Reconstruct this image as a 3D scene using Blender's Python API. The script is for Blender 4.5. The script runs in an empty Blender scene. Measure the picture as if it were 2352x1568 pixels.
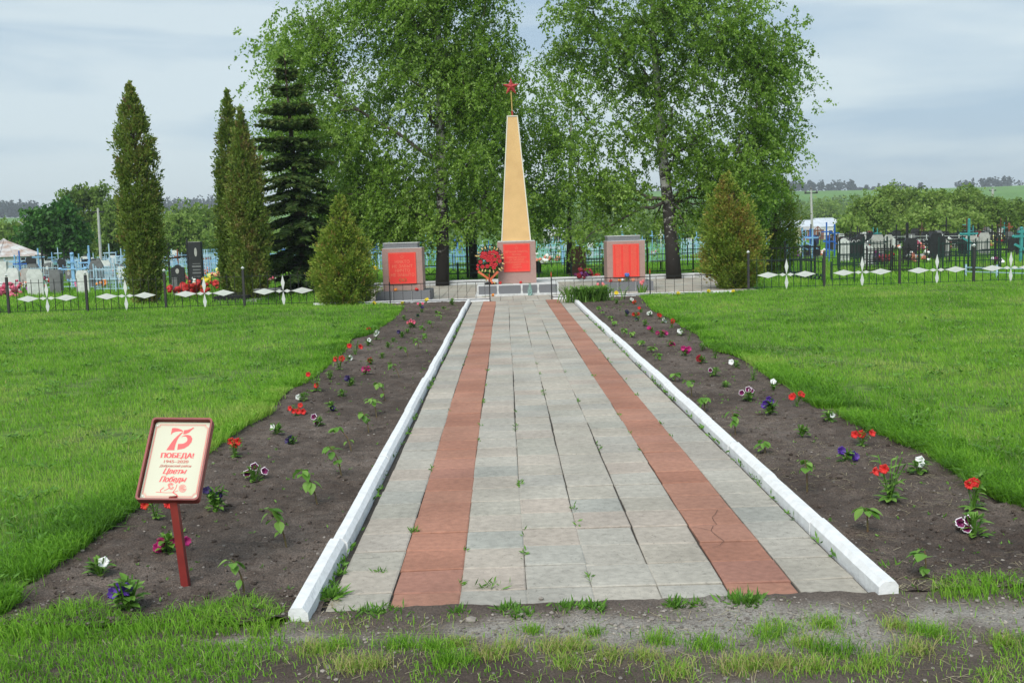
import bpy, math, random
import numpy as np
from mathutils import Vector, Matrix, Quaternion
R = math.radians
random.seed(7); rng = np.random.default_rng(11)
S = bpy.context.scene; COL = S.collection
# ------------------------------------------------------------------ camera
F_PX, EYE = 2352.0, 1.61            # focal length in units of picture width 2352; eye height in metres
def _axes(vp=(1158., 538.), roll=1.75):
    y = np.array([(vp[0]-1176)/F_PX, (784-vp[1])/F_PX, 1.]); y /= np.linalg.norm(y)
    r = R(roll); x = np.array([math.cos(r), math.sin(r), 0]); x -= x@y*y; x /= np.linalg.norm(x)
    z = np.cross(y, x); z = z if z[1] > 0 else -z
    return np.array([x, y, z])
AX = _axes()
cam = bpy.data.objects.new('camera', bpy.data.cameras.new('camera')); COL.objects.link(cam)
r_, u_, f_ = AX[:, 0], AX[:, 1], AX[:, 2]
cam.matrix_world = Matrix(((r_[0], u_[0], -f_[0], 0), (r_[1], u_[1], -f_[1], 0), (r_[2], u_[2], -f_[2], EYE), (0, 0, 0, 1)))
cam.data.sensor_width = 36; cam.data.lens = 36.0*F_PX/2352; cam.data.clip_start = .05; cam.data.clip_end = 9000
S.camera = cam
# ------------------------------------------------------------------ sky, sun, exposure
SUN_EL, SUN_AZ = R(48), R(200)
W = bpy.data.worlds.new('World'); S.world = W; W.use_nodes = True
nt = W.node_tree; nt.nodes.clear()
def nd(t, ty, **kw):
    n = t.nodes.new(ty)
    for k, v in kw.items(): setattr(n, k, v)
    return n
_out = nd(nt, 'ShaderNodeOutputWorld'); _bg = nd(nt, 'ShaderNodeBackground'); _bg.inputs[1].default_value = .1
_sky = nd(nt, 'ShaderNodeTexSky', sky_type='NISHITA', sun_disc=False, sun_elevation=SUN_EL, sun_rotation=SUN_AZ)
_tc = nd(nt, 'ShaderNodeTexCoord'); _mp = nd(nt, 'ShaderNodeMapping'); _mp.inputs['Scale'].default_value = (1.0, 1.0, 6.5)
_mp.inputs['Location'].default_value = (3.1, .4, 1.55); _mp.inputs['Rotation'].default_value = (R(6), R(-7), 0)
_nz = nd(nt, 'ShaderNodeTexNoise'); _nz.inputs['Scale'].default_value = 2.3; _nz.inputs['Detail'].default_value = 5; _nz.inputs['Roughness'].default_value = .5; _nz.inputs['Distortion'].default_value = .35
_rp = nd(nt, 'ShaderNodeValToRGB'); _rp.color_ramp.elements[0].position = .36; _rp.color_ramp.elements[1].position = .555
_rp.color_ramp.elements[0].color = (.12, .12, .12, 1); _rp.color_ramp.elements[1].color = (1, 1, 1, 1)
_cl = nd(nt, 'ShaderNodeMix', data_type='RGBA'); _cl.inputs[6].default_value = (1.52, 2.10, 2.66, 1); _cl.inputs[7].default_value = (2.72, 3.14, 3.30, 1)
_mx = nd(nt, 'ShaderNodeMix', data_type='RGBA'); _mx.inputs[0].default_value = .93
L = nt.links.new
_sx = nd(nt, 'ShaderNodeSeparateXYZ'); _ma = nd(nt, 'ShaderNodeMath', operation='MULTIPLY_ADD'); _ma.inputs[1].default_value = -.15
_mb = nd(nt, 'ShaderNodeMath', operation='MULTIPLY_ADD'); _mb.inputs[1].default_value = -.12
L(_tc.outputs['Generated'], _sx.inputs[0]); L(_tc.outputs['Generated'], _mp.inputs[0]); L(_mp.outputs[0], _nz.inputs[0])
L(_sx.outputs[0], _ma.inputs[0]); L(_nz.outputs[0], _ma.inputs[2]); L(_sx.outputs[2], _mb.inputs[0]); L(_ma.outputs[0], _mb.inputs[2]); L(_mb.outputs[0], _rp.inputs[0])
L(_rp.outputs[0], _cl.inputs[0]); L(_sky.outputs[0], _mx.inputs[6]); L(_cl.outputs[2], _mx.inputs[7]); L(_mx.outputs[2], _bg.inputs[0]); L(_bg.outputs[0], _out.inputs[0])
sun = bpy.data.objects.new('sun', bpy.data.lights.new('sun', 'SUN')); COL.objects.link(sun)
sun.data.energy = 1.5; sun.data.angle = R(38); sun.data.color = (1, .96, .9)
sun.rotation_euler = Vector((math.sin(SUN_AZ)*math.cos(SUN_EL), math.cos(SUN_AZ)*math.cos(SUN_EL), math.sin(SUN_EL))).to_track_quat('Z', 'Y').to_euler()
S.view_settings.view_transform = 'Standard'; S.view_settings.look = 'None'; S.view_settings.exposure = 1.34; S.view_settings.gamma = 1
S.cycles.max_bounces = 8; S.cycles.diffuse_bounces = 6; S.cycles.transparent_max_bounces = 6; S.cycles.volume_bounces = 0
# ------------------------------------------------------------------ picture <-> place
def ray(u, v): return AX @ np.array([(u-1176)/F_PX, (784-v)/F_PX, 1.])
def G(u, v, z=0.0):                                   # ground point seen at u, v
    d = ray(u, v); return np.array([0, 0, EYE]) + d*((z-EYE)/d[2])
def P(u, v, Y):                                       # point at distance Y along the path direction
    d = ray(u, v); return np.array([0, 0, EYE]) + d*(Y/d[1])
def zm(x0, y0, sc): return lambda x, y: ((x0+x/sc)*.91875, (y0+y/sc)*.91875)
Z1 = zm(0, 150, 2.4125); ZL = zm(0, 560, 6.818); ZT = zm(400, 590, 7.84); ZR = zm(1880, 520, 6.72); ZQ = zm(2200, 520, 6.533)
ZC = zm(1340, 540, 8.711); ZM = zm(900, 550, 4.276); ZN = zm(1350, 500, 3.92); ZK = zm(1850, 420, 3.3127)
B1 = zm(600, 740, 3.675); B2 = zm(1400, 700, 3.36); B3 = zm(1800, 950, 2.851); B4 = zm(500, 1000, 2.851); B5 = zm(0, 1000, 2.217)
# ------------------------------------------------------------------ materials
def _m(name):
    m = bpy.data.materials.new(name); m.use_nodes = True; return m, m.node_tree, m.node_tree.nodes['Principled BSDF']
def mat(name, col, rough=.7, col2=None, vs=6., bump=0., bs=60., metal=0., spec=.4, detail=4, stretch=None):
    m, t, b = _m(name); l = t.links.new
    b.inputs['Roughness'].default_value = rough; b.inputs['Metallic'].default_value = metal; b.inputs['Specular IOR Level'].default_value = spec
    c2 = col2 or tuple(c*.72 for c in col)
    tc = nd(t, 'ShaderNodeTexCoord'); src = tc.outputs['Object']
    if stretch:
        mp = nd(t, 'ShaderNodeMapping'); mp.inputs['Scale'].default_value = stretch; l(src, mp.inputs[0]); src = mp.outputs[0]
    n = nd(t, 'ShaderNodeTexNoise'); n.inputs['Scale'].default_value = vs; n.inputs['Detail'].default_value = detail; l(src, n.inputs[0])
    rp = nd(t, 'ShaderNodeValToRGB'); rp.color_ramp.elements[0].position = .35; rp.color_ramp.elements[1].position = .65
    rp.color_ramp.elements[0].color = (*c2, 1); rp.color_ramp.elements[1].color = (*col, 1); l(n.outputs[0], rp.inputs[0]); l(rp.outputs[0], b.inputs['Base Color'])
    if bump:
        n2 = nd(t, 'ShaderNodeTexNoise'); n2.inputs['Scale'].default_value = bs; n2.inputs['Detail'].default_value = 5; l(src, n2.inputs[0])
        bp = nd(t, 'ShaderNodeBump'); bp.inputs['Strength'].default_value = bump; bp.inputs['Distance'].default_value = .02; l(n2.outputs[0], bp.inputs['Height']); l(bp.outputs[0], b.inputs['Normal'])
    return m
def ramp_mat(name, stops, rough=.6, trans=0., grain=0., gs=120., bump=0., bs=150., spec=.3):
    """colour picked per face by the tint attribute; trans > 0 lets light through thin leaves"""
    m, t, b = _m(name); l = t.links.new
    a = nd(t, 'ShaderNodeAttribute', attribute_name='tint'); rp = nd(t, 'ShaderNodeValToRGB'); e = rp.color_ramp.elements
    while len(e) < len(stops): e.new(.5)
    for k, c in enumerate(stops): e[k].position = k/(len(stops)-1); e[k].color = (*c, 1)
    l(a.outputs['Fac'], rp.inputs[0]); colr = rp.outputs[0]
    tc = nd(t, 'ShaderNodeTexCoord')
    if grain:
        n = nd(t, 'ShaderNodeTexNoise'); n.inputs['Scale'].default_value = gs; n.inputs['Detail'].default_value = 4; l(tc.outputs['Object'], n.inputs[0])
        mr = nd(t, 'ShaderNodeMapRange'); mr.inputs[1].default_value = .3; mr.inputs[2].default_value = .7; mr.inputs[3].default_value = 1-grain; mr.inputs[4].default_value = 1+grain*.7; l(n.outputs[0], mr.inputs[0])
        mx = nd(t, 'ShaderNodeMix', data_type='RGBA', blend_type='MULTIPLY'); mx.inputs[0].default_value = 1; l(colr, mx.inputs[6]); l(mr.outputs[0], mx.inputs[7]); colr = mx.outputs[2]
    l(colr, b.inputs['Base Color']); b.inputs['Roughness'].default_value = rough; b.inputs['Specular IOR Level'].default_value = spec
    if bump:
        n2 = nd(t, 'ShaderNodeTexNoise'); n2.inputs['Scale'].default_value = bs; n2.inputs['Detail'].default_value = 6; l(tc.outputs['Object'], n2.inputs[0])
        bp = nd(t, 'ShaderNodeBump'); bp.inputs['Strength'].default_value = bump; bp.inputs['Distance'].default_value = .01; l(n2.outputs[0], bp.inputs['Height']); l(bp.outputs[0], b.inputs['Normal'])
    if trans:
        tr = nd(t, 'ShaderNodeBsdfTranslucent'); l(colr, tr.inputs[0]); ms = nd(t, 'ShaderNodeMixShader'); ms.inputs[0].default_value = trans
        l(b.outputs[0], ms.inputs[1]); l(tr.outputs[0], ms.inputs[2]); l(ms.outputs[0], t.nodes['Material Output'].inputs[0])
    return m
# ------------------------------------------------------------------ mesh tools
class MB:
    def __init__(s): s.v, s.f, s.t, s.mi = [], [], [], []
    def add(s, v, f, t=.5, mi=0):
        o = len(s.v); s.v += [tuple(map(float, p)) for p in v]; s.f += [tuple(i+o for i in q) for q in f]; s.t += [t]*len(f); s.mi += [mi]*len(f); return s
    def box(s, c, d, rz=0, t=.5, rot=None, mi=0, taper=1., bev=0.):
        x, y, z = d[0]/2, d[1]/2, d[2]/2
        if bev:
            vs = []
            for (zz, ins) in ((-z, 0), (z-bev, 0), (z, bev)):
                k = 1 if zz < 0 else taper
                vs += [(-x*k+ins, -y*k+ins, zz), (x*k-ins, -y*k+ins, zz), (x*k-ins, y*k-ins, zz), (-x*k+ins, y*k-ins, zz)]
            fs = [(3, 2, 1, 0), (8, 9, 10, 11)]+[(a+i, a+(i+1) % 4, a+4+(i+1) % 4, a+4+i) for a in (0, 4) for i in range(4)]
        else:
            vs = [(-x, -y, -z), (x, -y, -z), (x, y, -z), (-x, y, -z), (-x*taper, -y*taper, z), (x*taper, -y*taper, z), (x*taper, y*taper, z), (-x*taper, y*taper, z)]
            fs = [(3, 2, 1, 0), (4, 5, 6, 7), (0, 1, 5, 4), (1, 2, 6, 5), (2, 3, 7, 6), (3, 0, 4, 7)]
        q = rot if rot is not None else Matrix.Rotation(rz, 3, 'Z')
        return s.add([tuple(q @ Vector(p) + Vector(c)) for p in vs], fs, t, mi)
    def bar(s, a, b, w, d=None, t=.5, mi=0):                    # square bar from a to b
        a, b = Vector(a), Vector(b); q = (b-a).to_track_quat('Z', 'Y').to_matrix(); 
        return s.box((a+b)/2, (w, d or w, (b-a).length), rot=q, t=t, mi=mi)
    def tube(s, pts, rad, n=6, t=.5, mi=0, cap=True):
        pts = [Vector(p) for p in pts]; rad = rad if hasattr(rad, '__len__') else [rad]*len(pts); vs = []; ref = Vector((.31, .12, .94))
        for i, p in enumerate(pts):
            d = (pts[min(i+1, len(pts)-1)]-pts[max(i-1, 0)]).normalized()
            if i == 0: ref = d.orthogonal()
            a = (ref-d*ref.dot(d)).normalized(); b = d.cross(a); ref = a
            for k in range(n):
                w = 2*math.pi*k/n; vs.append(p+(a*math.cos(w)+b*math.sin(w))*rad[i])
        fs = [(i*n+k, i*n+(k+1) % n, (i+1)*n+(k+1) % n, (i+1)*n+k) for i in range(len(pts)-1) for k in range(n)]
        if cap: fs += [tuple(range(n))[::-1], tuple(range((len(pts)-1)*n, len(pts)*n))]
        return s.add(vs, fs, t, mi)
    def lathe(s, prof, c=(0, 0, 0), n=12, t=.5, mi=0):
        vs = [(c[0]+r*math.cos(2*math.pi*k/n), c[1]+r*math.sin(2*math.pi*k/n), c[2]+z) for r, z in prof for k in range(n)]
        fs = [(i*n+k, i*n+(k+1) % n, (i+1)*n+(k+1) % n, (i+1)*n+k) for i in range(len(prof)-1) for k in range(n)]
        fs += [tuple(range(n))[::-1], tuple(range((len(prof)-1)*n, len(prof)*n))]
        return s.add(vs, fs, t, mi)
    def prism(s, poly, y0, y1, t=.5, mi=0):                     # polygon in x, z pushed along y
        n = len(poly); vs = [(x, y0, z) for x, z in poly]+[(x, y1, z) for x, z in poly]
        return s.add(vs, [tuple(range(n)), tuple(range(2*n-1, n-1, -1))]+[(i+n, (i+1) % n+n, (i+1) % n, i) for i in range(n)], t, mi)
    def blob(s, c, r, t=.5, mi=0, jit=.2):                      # small lumpy stone or flower head
        ph = (1+5**.5)/2; ico = [(-1, ph, 0), (1, ph, 0), (-1, -ph, 0), (1, -ph, 0), (0, -1, ph), (0, 1, ph), (0, -1, -ph), (0, 1, -ph), (ph, 0, -1), (ph, 0, 1), (-ph, 0, -1), (-ph, 0, 1)]
        fs = [(0, 11, 5), (0, 5, 1), (0, 1, 7), (0, 7, 10), (0, 10, 11), (1, 5, 9), (5, 11, 4), (11, 10, 2), (10, 7, 6), (7, 1, 8), (3, 9, 4), (3, 4, 2), (3, 2, 6), (3, 6, 8), (3, 8, 9), (4, 9, 5), (2, 4, 11), (6, 2, 10), (8, 6, 7), (9, 8, 1)]
        r = r if hasattr(r, '__len__') else (r, r, r)
        return s.add([tuple(c[k]+p[k]/1.9*r[k]*(1+random.uniform(-jit, jit)) for k in range(3)) for p in ico], fs, t, mi)
    def mesh(s, name, smooth=False):
        me = bpy.data.meshes.new(name); me.from_pydata(s.v, [], s.f)
        me.attributes.new('tint', 'FLOAT', 'FACE').data.foreach_set('value', np.array(s.t, 'f'))
        if any(s.mi): me.polygons.foreach_set('material_index', s.mi)
        if smooth: me.shade_smooth()
        me.update(); return me
def link(name, me, m, parent=None, loc=None):
    if m is not None:
        for k in (m if isinstance(m, (list, tuple)) else [m]): me.materials.append(k)
    o = bpy.data.objects.new(name, me); COL.objects.link(o)
    if parent: o.parent = parent
    if loc is not None: o.location = loc
    return o
def obj(name, mb, m, parent=None, loc=None, smooth=False): return link(name, mb.mesh(name, smooth), m, parent, loc)
def np_mesh(name, V, idx, sizes, tint=None, smooth=False):
    me = bpy.data.meshes.new(name); V = np.asarray(V, 'f'); me.vertices.add(len(V)); me.vertices.foreach_set('co', V.ravel())
    idx = np.asarray(idx, 'i').ravel(); sizes = np.asarray(sizes, 'i'); st = np.concatenate([[0], np.cumsum(sizes)[:-1]]).astype('i')
    me.loops.add(len(idx)); me.loops.foreach_set('vertex_index', idx); me.polygons.add(len(sizes)); me.polygons.foreach_set('loop_start', st); me.polygons.foreach_set('loop_total', sizes)
    if tint is not None: me.attributes.new('tint', 'FLOAT', 'FACE').data.foreach_set('value', np.asarray(tint, 'f'))
    if smooth: me.shade_smooth()
    me.update(calc_edges=True); return me
def leaf_mesh(name, C, U, V, tint):                              # one diamond leaf per row: centre C, half axes U and V
    n = len(C); v = np.stack([C-U, C-V*.9, C+U, C+V*.9], 1).reshape(-1, 3)
    return np_mesh(name, v, np.arange(4*n), np.full(n, 4), tint)
def unit(a): return a/np.maximum(np.linalg.norm(a, axis=-1, keepdims=True), 1e-9)
def rdir(n): return unit(rng.normal(size=(n, 3)))
def grid_mesh(name, xs, ys, zf, mask=None, tint=None, smooth=True):
    X, Y = np.meshgrid(xs, ys); V = np.stack([X, Y, zf(X, Y)], -1).reshape(-1, 3); nx, ny = len(xs), len(ys)
    i = (np.arange(ny-1)[:, None]*nx+np.arange(nx-1)[None]).ravel(); q = np.stack([i, i+1, i+nx+1, i+nx], 1)
    cx = V[q].mean(1); k = np.ones(len(q), bool) if mask is None else mask(cx[:, 0], cx[:, 1]); q = q[k]; cx = cx[k]
    return np_mesh(name, V, q, np.full(len(q), 4), None if tint is None else tint(cx[:, 0], cx[:, 1]), smooth)
_H = {}
def vnoise(x, y, s=1., seed=0):
    if seed not in _H: _H[seed] = np.random.default_rng(seed+100).random((256, 256))
    h = _H[seed]; x = np.asarray(x)*s+37.3; y = np.asarray(y)*s+91.7; i = np.floor(x).astype(int); j = np.floor(y).astype(int); a = x-i; b = y-j; a = a*a*(3-2*a); b = b*b*(3-2*b)
    g = lambda p, q: h[p % 256, q % 256]
    return (g(i, j)*(1-a)+g(i+1, j)*a)*(1-b)+(g(i, j+1)*(1-a)+g(i+1, j+1)*a)*b
def fbm(x, y, s=1., seed=0, o=3): return sum(vnoise(x, y, s*2**k, seed+k)*.5**k for k in range(o))/sum(.5**k for k in range(o))
def inside(poly, x, y):
    r = np.zeros(np.shape(x), bool); n = len(poly)
    for i in range(n):
        x1, y1 = poly[i][:2]; x2, y2 = poly[(i+1) % n][:2]
        if y1 == y2: continue
        r ^= ((y1 > y) != (y2 > y)) & (x < (x2-x1)*(y-y1)/(y2-y1)+x1)
    return r
def tag(o, label=None, cat=None, group=None, kind=None):
    for k, v in (('label', label), ('category', cat), ('group', group), ('kind', kind)):
        if v: o[k] = v
    return o
def thing(name, label, cat, loc=(0, 0, 0), group=None, rz=0):
    o = bpy.data.objects.new(name, None); COL.objects.link(o); o.location = loc; o.rotation_euler = (0, 0, rz); o.empty_display_size = .2
    return tag(o, label, cat, group)
def text_geo(s, size=1., align='CENTER', off=0., shear=0., space=1.):
    c = bpy.data.curves.new('lettering', 'FONT'); c.body = s; c.size = size; c.align_x = align; c.offset = off; c.shear = shear; c.space_character = space; c.resolution_u = 3
    o = bpy.data.objects.new('lettering', c); COL.objects.link(o); bpy.context.view_layer.update()
    me = o.evaluated_get(bpy.context.evaluated_depsgraph_get()).to_mesh(); v = [tuple(p.co) for p in me.vertices]; f = [tuple(p.vertices) for p in me.polygons]
    o.evaluated_get(bpy.context.evaluated_depsgraph_get()).to_mesh_clear(); bpy.data.objects.remove(o); bpy.data.curves.remove(c); return v, f
def star_pts(r, k=.4): return [(math.sin(math.pi*i/5)*(r if i % 2 == 0 else r*k), math.cos(math.pi*i/5)*(r if i % 2 == 0 else r*k)) for i in range(10)]
# ================================================================== GROUND
M_grass = ramp_mat('grass_blade', [(.062, .165, .012), (.128, .320, .018), (.200, .435, .030), (.29, .49, .06), (.44, .40, .17)], .55, .42)
M_turf = mat('turf_soil', (.12, .215, .024), .95, (.06, .105, .02), 9., .5, 90)
M_soil = ramp_mat('bed_soil', [(.036, .025, .019), (.095, .073, .059), (.175, .142, .120)], .95, 0, .6, 120., 1., 150.)
M_dirt = ramp_mat('trodden_soil', [(.070, .052, .042), (.135, .110, .092), (.29, .27, .24)], .95, 0, .4, 110., .8, 200.)
M_stone = ramp_mat('pebble', [(.09, .08, .07), (.2, .18, .16), (.42, .38, .33)], .8, 0, .2, 60.)
M_straw = ramp_mat('straw', [(.16, .12, .07), (.34, .29, .17), (.5, .45, .3)], .8, .1)
def ridge(az): return 41+5*np.sin(az*4.2+.4)+3*np.sin(az*9.5+2.)-10*np.clip((az-.15)/.3, 0, 1)
def terr_z(x, y):
    r = np.hypot(x, y); az = np.arctan2(x, y); t = np.clip((r-330)/870, 0, 1)
    return -.06-1.8*np.clip((r-70)/160, 0, 1)**2+(ridge(az)+1.8)*t*t*(3-2*t)*.98+np.clip((r-1200)/900, 0, 1)*2
az = np.linspace(-math.pi, math.pi, 241); rr = np.concatenate([[0.01], np.geomspace(2, 2600, 110)])
A_, R_ = np.meshgrid(az, rr); gx, gy = R_*np.sin(A_), R_*np.cos(A_); V = np.stack([gx, gy, terr_z(gx, gy)], -1).reshape(-1, 3)
i = (np.arange(len(rr)-1)[:, None]*241+np.arange(240)[None]).ravel(); q = np.stack([i, i+1, i+242, i+241], 1)
m, t, b = _m('field'); l = t.links.new                          # meadow near, green crop on the far slope
tc = nd(t, 'ShaderNodeTexCoord'); n1 = nd(t, 'ShaderNodeTexNoise'); n1.inputs['Scale'].default_value = .35; n1.inputs['Detail'].default_value = 8; n2 = nd(t, 'ShaderNodeTexNoise'); n2.inputs['Scale'].default_value = .008
for n in (n1, n2): l(tc.outputs['Object'], n.inputs[0])
r1 = nd(t, 'ShaderNodeValToRGB'); r1.color_ramp.elements[0].position = .3; r1.color_ramp.elements[1].position = .7; r1.color_ramp.elements[0].color = (.065, .14, .02, 1); r1.color_ramp.elements[1].color = (.13, .25, .045, 1)
r2 = nd(t, 'ShaderNodeValToRGB'); r2.color_ramp.elements[0].position = .35; r2.color_ramp.elements[1].position = .62; r2.color_ramp.elements[0].color = (.8, .95, .7, 1); r2.color_ramp.elements[1].color = (1.15, 1.25, 1, 1)
mx = nd(t, 'ShaderNodeMix', data_type='RGBA', blend_type='MULTIPLY'); mx.inputs[0].default_value = 1; l(n1.outputs[0], r1.inputs[0]); l(n2.outputs[0], r2.inputs[0]); l(r1.outputs[0], mx.inputs[6]); l(r2.outputs[0], mx.inputs[7]); l(mx.outputs[2], b.inputs['Base Color']); b.inputs['Roughness'].default_value = .95; b.inputs['Specular IOR Level'].default_value = .1
tag(link('ground', np_mesh('ground', V, q[:, ::-1], np.full(len(q), 4), None, True), m), kind='structure')
# --- outline of the lawns (read off the ground plane) and of the beds
def gp(L_): return [G(*p)[:2] for p in L_]
LB = gp([(0, 1412), (25, 1398), (95, 1316), (178, 1267), (232, 1225), (269, 1200), (309, 1167), (400, 1098), (485, 1039), (551, 990), (616, 957), (625, 930), (650, 907), (701, 880), (741, 850), (784, 812), (801, 782), (839, 775), (876, 752), (901, 735), (926, 707)])
RB = gp([(1472, 681), (1505, 717), (1546, 736), (1573, 755), (1614, 777), (1633, 805), (1694, 821), (1724, 835), (1757, 859), (1787, 881), (1814, 886), (1850, 917), (1880, 941), (1921, 950), (1960, 973), (1995, 989), (2040, 1008), (2102, 1034), (2147, 1047), (2185, 1082), (2234, 1105), (2253, 1131), (2298, 1153), (2352, 1169), (2420, 1200)])
LAWN_L = [(-16, 25.3)]+[(-16, 3.9)]+LB+[(-3.1, 25.2)]
LAWN_R = RB+[(5.2, 4.3), (16, 4.3), (16, 25.9), (6.0, 25.6), (5.2, 25.2), (3.5, 25.1)]
KL, KR = (-.952, -.868), (1.566, 1.65)                          # the two kerbs
BED_L = [(KL[0], 4.16), (-2.25, 4.2), (-2.75, 4.35)]+LB+[(-3.2, 25.1), (KL[0], 25.1)]
BED_R = [(KR[1], 4.3), (KR[1], 24.9)]+[(4.0, 25.0)]+RB+[(4.0, 4.6), (3.0, 4.25)]
def lawn_z(x, y): return .012+.03*fbm(x, y, .5, 3)+.012*fbm(x, y, 3, 5)
xs = np.arange(-16, 16.1, .12); ys = np.arange(3.6, 26.2, .12)
for nm, pl in (('lawn', LAWN_L), ('lawn', LAWN_R)):
    tag(link(nm, grid_mesh(nm, xs, ys, lawn_z, lambda x, y, pl=pl: inside(pl, x+.05*(fbm(x, y, 4, 8)-.5), y)), M_turf), kind='structure')
def bed_z(x, y): return .004+.03*fbm(x, y, 1.2, 20)+.034*fbm(x, y, 6, 24, 3)+.036*fbm(x, y, 20, 30, 2)+.012*fbm(x, y, 46, 34, 1)-.038
def bed_grid(nm, pl, x0, x1):
    ysb = np.concatenate([np.arange(4.0, 9, .022), np.arange(9, 15, .04), np.arange(15, 25.2, .08)]); xsb = np.arange(x0, x1, .028)
    big = lambda x, y: inside(pl, x+.10, y) | inside(pl, x-.10, y) | inside(pl, x, y)
    msk = lambda x, y: big(x, y) & (x < KL[0]+.02 if x1 < 0 else x > KR[1]-.02)
    return tag(link(nm, grid_mesh(nm, xsb, ysb, bed_z, msk, lambda x, y: np.clip(fbm(x, y, 1.3, 40)*.7+fbm(x, y, 14, 41)*.6-.15, 0, 1)), M_soil), kind='structure')
bed_grid('flower_bed', BED_L, -3.5, -.93); bed_grid('flower_bed', BED_R, 1.63, 4.6)
# --- trodden earth in front of the path, pale gravel where it meets the tiles
def dirt_z(x, y): return -.02+.028*fbm(x, y, 1.5, 50)+.03*fbm(x, y, 7, 52)+.012*fbm(x, y, 30, 54, 2)-.012*np.exp(-((y-4.1)/.12)**2)*(abs(x-.4) < 1.3)
def gravel(x, y): return np.clip(1.35-abs(x-.75)*.55-abs(y-4.02)*2.6+(fbm(x, y, 5, 57)-.5)*1.1, 0, 1)
def dirt_mask(x, y): return ~(inside(LAWN_L, x+.03, y) | inside(LAWN_R, x-.03, y)) & ~((x > -.86) & (x < 1.56) & (y > 4.3)) & (y < 4.62) & ~((y > 4.42) & (abs(x) < 2.2))
tag(link('soil_path', grid_mesh('soil_path', np.arange(-8, 8, .022), np.arange(2.0, 4.7, .022), dirt_z, dirt_mask, lambda x, y: np.clip(fbm(x, y, 2.5, 60)*.5+.1*fbm(x, y, 25, 61)+gravel(x, y)*.95-.14, 0, 1)), M_dirt), kind='structure')
# ================================================================== PATH
M_tile = ramp_mat('riven_paver', [(.355, .342, .292), (.40, .362, .302), (.375, .358, .315), (.415, .385, .325), (.40, .342, .288), (.34, .338, .30), (.415, .388, .335)], .85, 0, .16, 22., .45, 45.)
def riven(m, dark=.62):                                         # the moulded slate lines of the pavers
    t = m.node_tree; l = t.links.new; b = t.nodes['Principled BSDF']; tc = nd(t, 'ShaderNodeTexCoord'); mp = nd(t, 'ShaderNodeMapping'); mp.inputs['Scale'].default_value = (1, 1.7, 1); l(tc.outputs['Object'], mp.inputs[0])
    wv = nd(t, 'ShaderNodeTexNoise'); wv.inputs['Scale'].default_value = 6.5; wv.inputs['Detail'].default_value = 2; wv.inputs['Distortion'].default_value = 1.2; l(mp.outputs[0], wv.inputs[0])
    ml = nd(t, 'ShaderNodeMath', operation='MULTIPLY'); ml.inputs[1].default_value = 7; l(wv.outputs[0], ml.inputs[0]); fr = nd(t, 'ShaderNodeMath', operation='FRACT'); l(ml.outputs[0], fr.inputs[0])
    rp = nd(t, 'ShaderNodeValToRGB'); e = rp.color_ramp.elements; e[0].position = 0; e[0].color = (dark, dark, dark, 1); e[1].position = .10; e[1].color = (1, 1, 1, 1); l(fr.outputs[0], rp.inputs[0])
    old = b.inputs['Base Color'].links[0].from_socket; mx = nd(t, 'ShaderNodeMix', data_type='RGBA', blend_type='MULTIPLY'); mx.inputs[0].default_value = 1; l(old, mx.inputs[6]); l(rp.outputs[0], mx.inputs[7])
    st = nd(t, 'ShaderNodeTexNoise'); st.inputs['Scale'].default_value = 1.3; st.inputs['Detail'].default_value = 6; l(tc.outputs['Object'], st.inputs[0])
    mr = nd(t, 'ShaderNodeMapRange'); mr.inputs[1].default_value = .35; mr.inputs[2].default_value = .7; mr.inputs[3].default_value = .8; mr.inputs[4].default_value = 1.1; l(st.outputs[0], mr.inputs[0])
    m2 = nd(t, 'ShaderNodeMix', data_type='RGBA', blend_type='MULTIPLY'); m2.inputs[0].default_value = 1; l(mx.outputs[2], m2.inputs[6]); l(mr.outputs[0], m2.inputs[7]); l(m2.outputs[2], b.inputs['Base Color'])
riven(M_tile)
M_red = ramp_mat('terracotta_paver', [(.325, .152, .102), (.36, .172, .117), (.38, .195, .135), (.345, .17, .125)], .85, 0, .16, 26., .3, 60.); riven(M_red, .85)
M_gap = mat('joint_soil', (.06, .052, .042), .95, (.035, .03, .026), 30)
M_crack = mat('crack', (.03, .025, .022), .95)
XB = [-.862, -.560, -.254, .050, .351, .652, .955, 1.258, 1.562]
pale, red, NROW = MB(), MB(), 66
def tile(mb, x0, x1, y0, y1, g, z=0., t=.5):
    k = .007; dz = [random.gauss(0, .0016) for _ in range(4)]; j = lambda: random.uniform(-.002, .002)
    h = g*1.7; a = [(x0+g+j(), y0+h+j()), (x1-g+j(), y0+h+j()), (x1-g+j(), y1-h+j()), (x0+g+j(), y1-h+j())]; b_ = [(x0+g+k, y0+h+k), (x1-g-k, y0+h+k), (x1-g-k, y1-h-k), (x0+g+k, y1-h-k)]
    mb.add([(*p, z-.03) for p in a]+[(*p, z-.004+d) for p, d in zip(a, dz)]+[(*p, z+d) for p, d in zip(b_, dz)], [(8, 9, 10, 11)]+[(s+i, s+(i+1) % 4, s+4+(i+1) % 4, s+4+i) for s in (0, 4) for i in range(4)], t)
for c in range(8):
    y = 4.235+random.uniform(-.03, .02); isred = c in (1, 6)
    x0 = XB[c]+(.03 if c == 0 else 0); x1 = XB[c+1]-(.02 if c == 7 else 0); step = (24.86-y)/NROW
    for r in range(NROW):
        y1 = y+step+random.uniform(-.004, .004); dx = .006*math.sin(r*.21+c)+.002*math.sin(r*.9+c*2)
        tile(red if isred else pale, x0+dx, x1+dx, y, y1, .0014 if isred else .0022, random.uniform(-.002, .003), random.random()); y = y1
path = thing('path', 'straight tiled path with two terracotta stripes leading up to the monument', 'path'); path['kind'] = 'structure'
obj('pale_paving', pale, M_tile, path); obj('terracotta_stripe', red, M_red, path)
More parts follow.
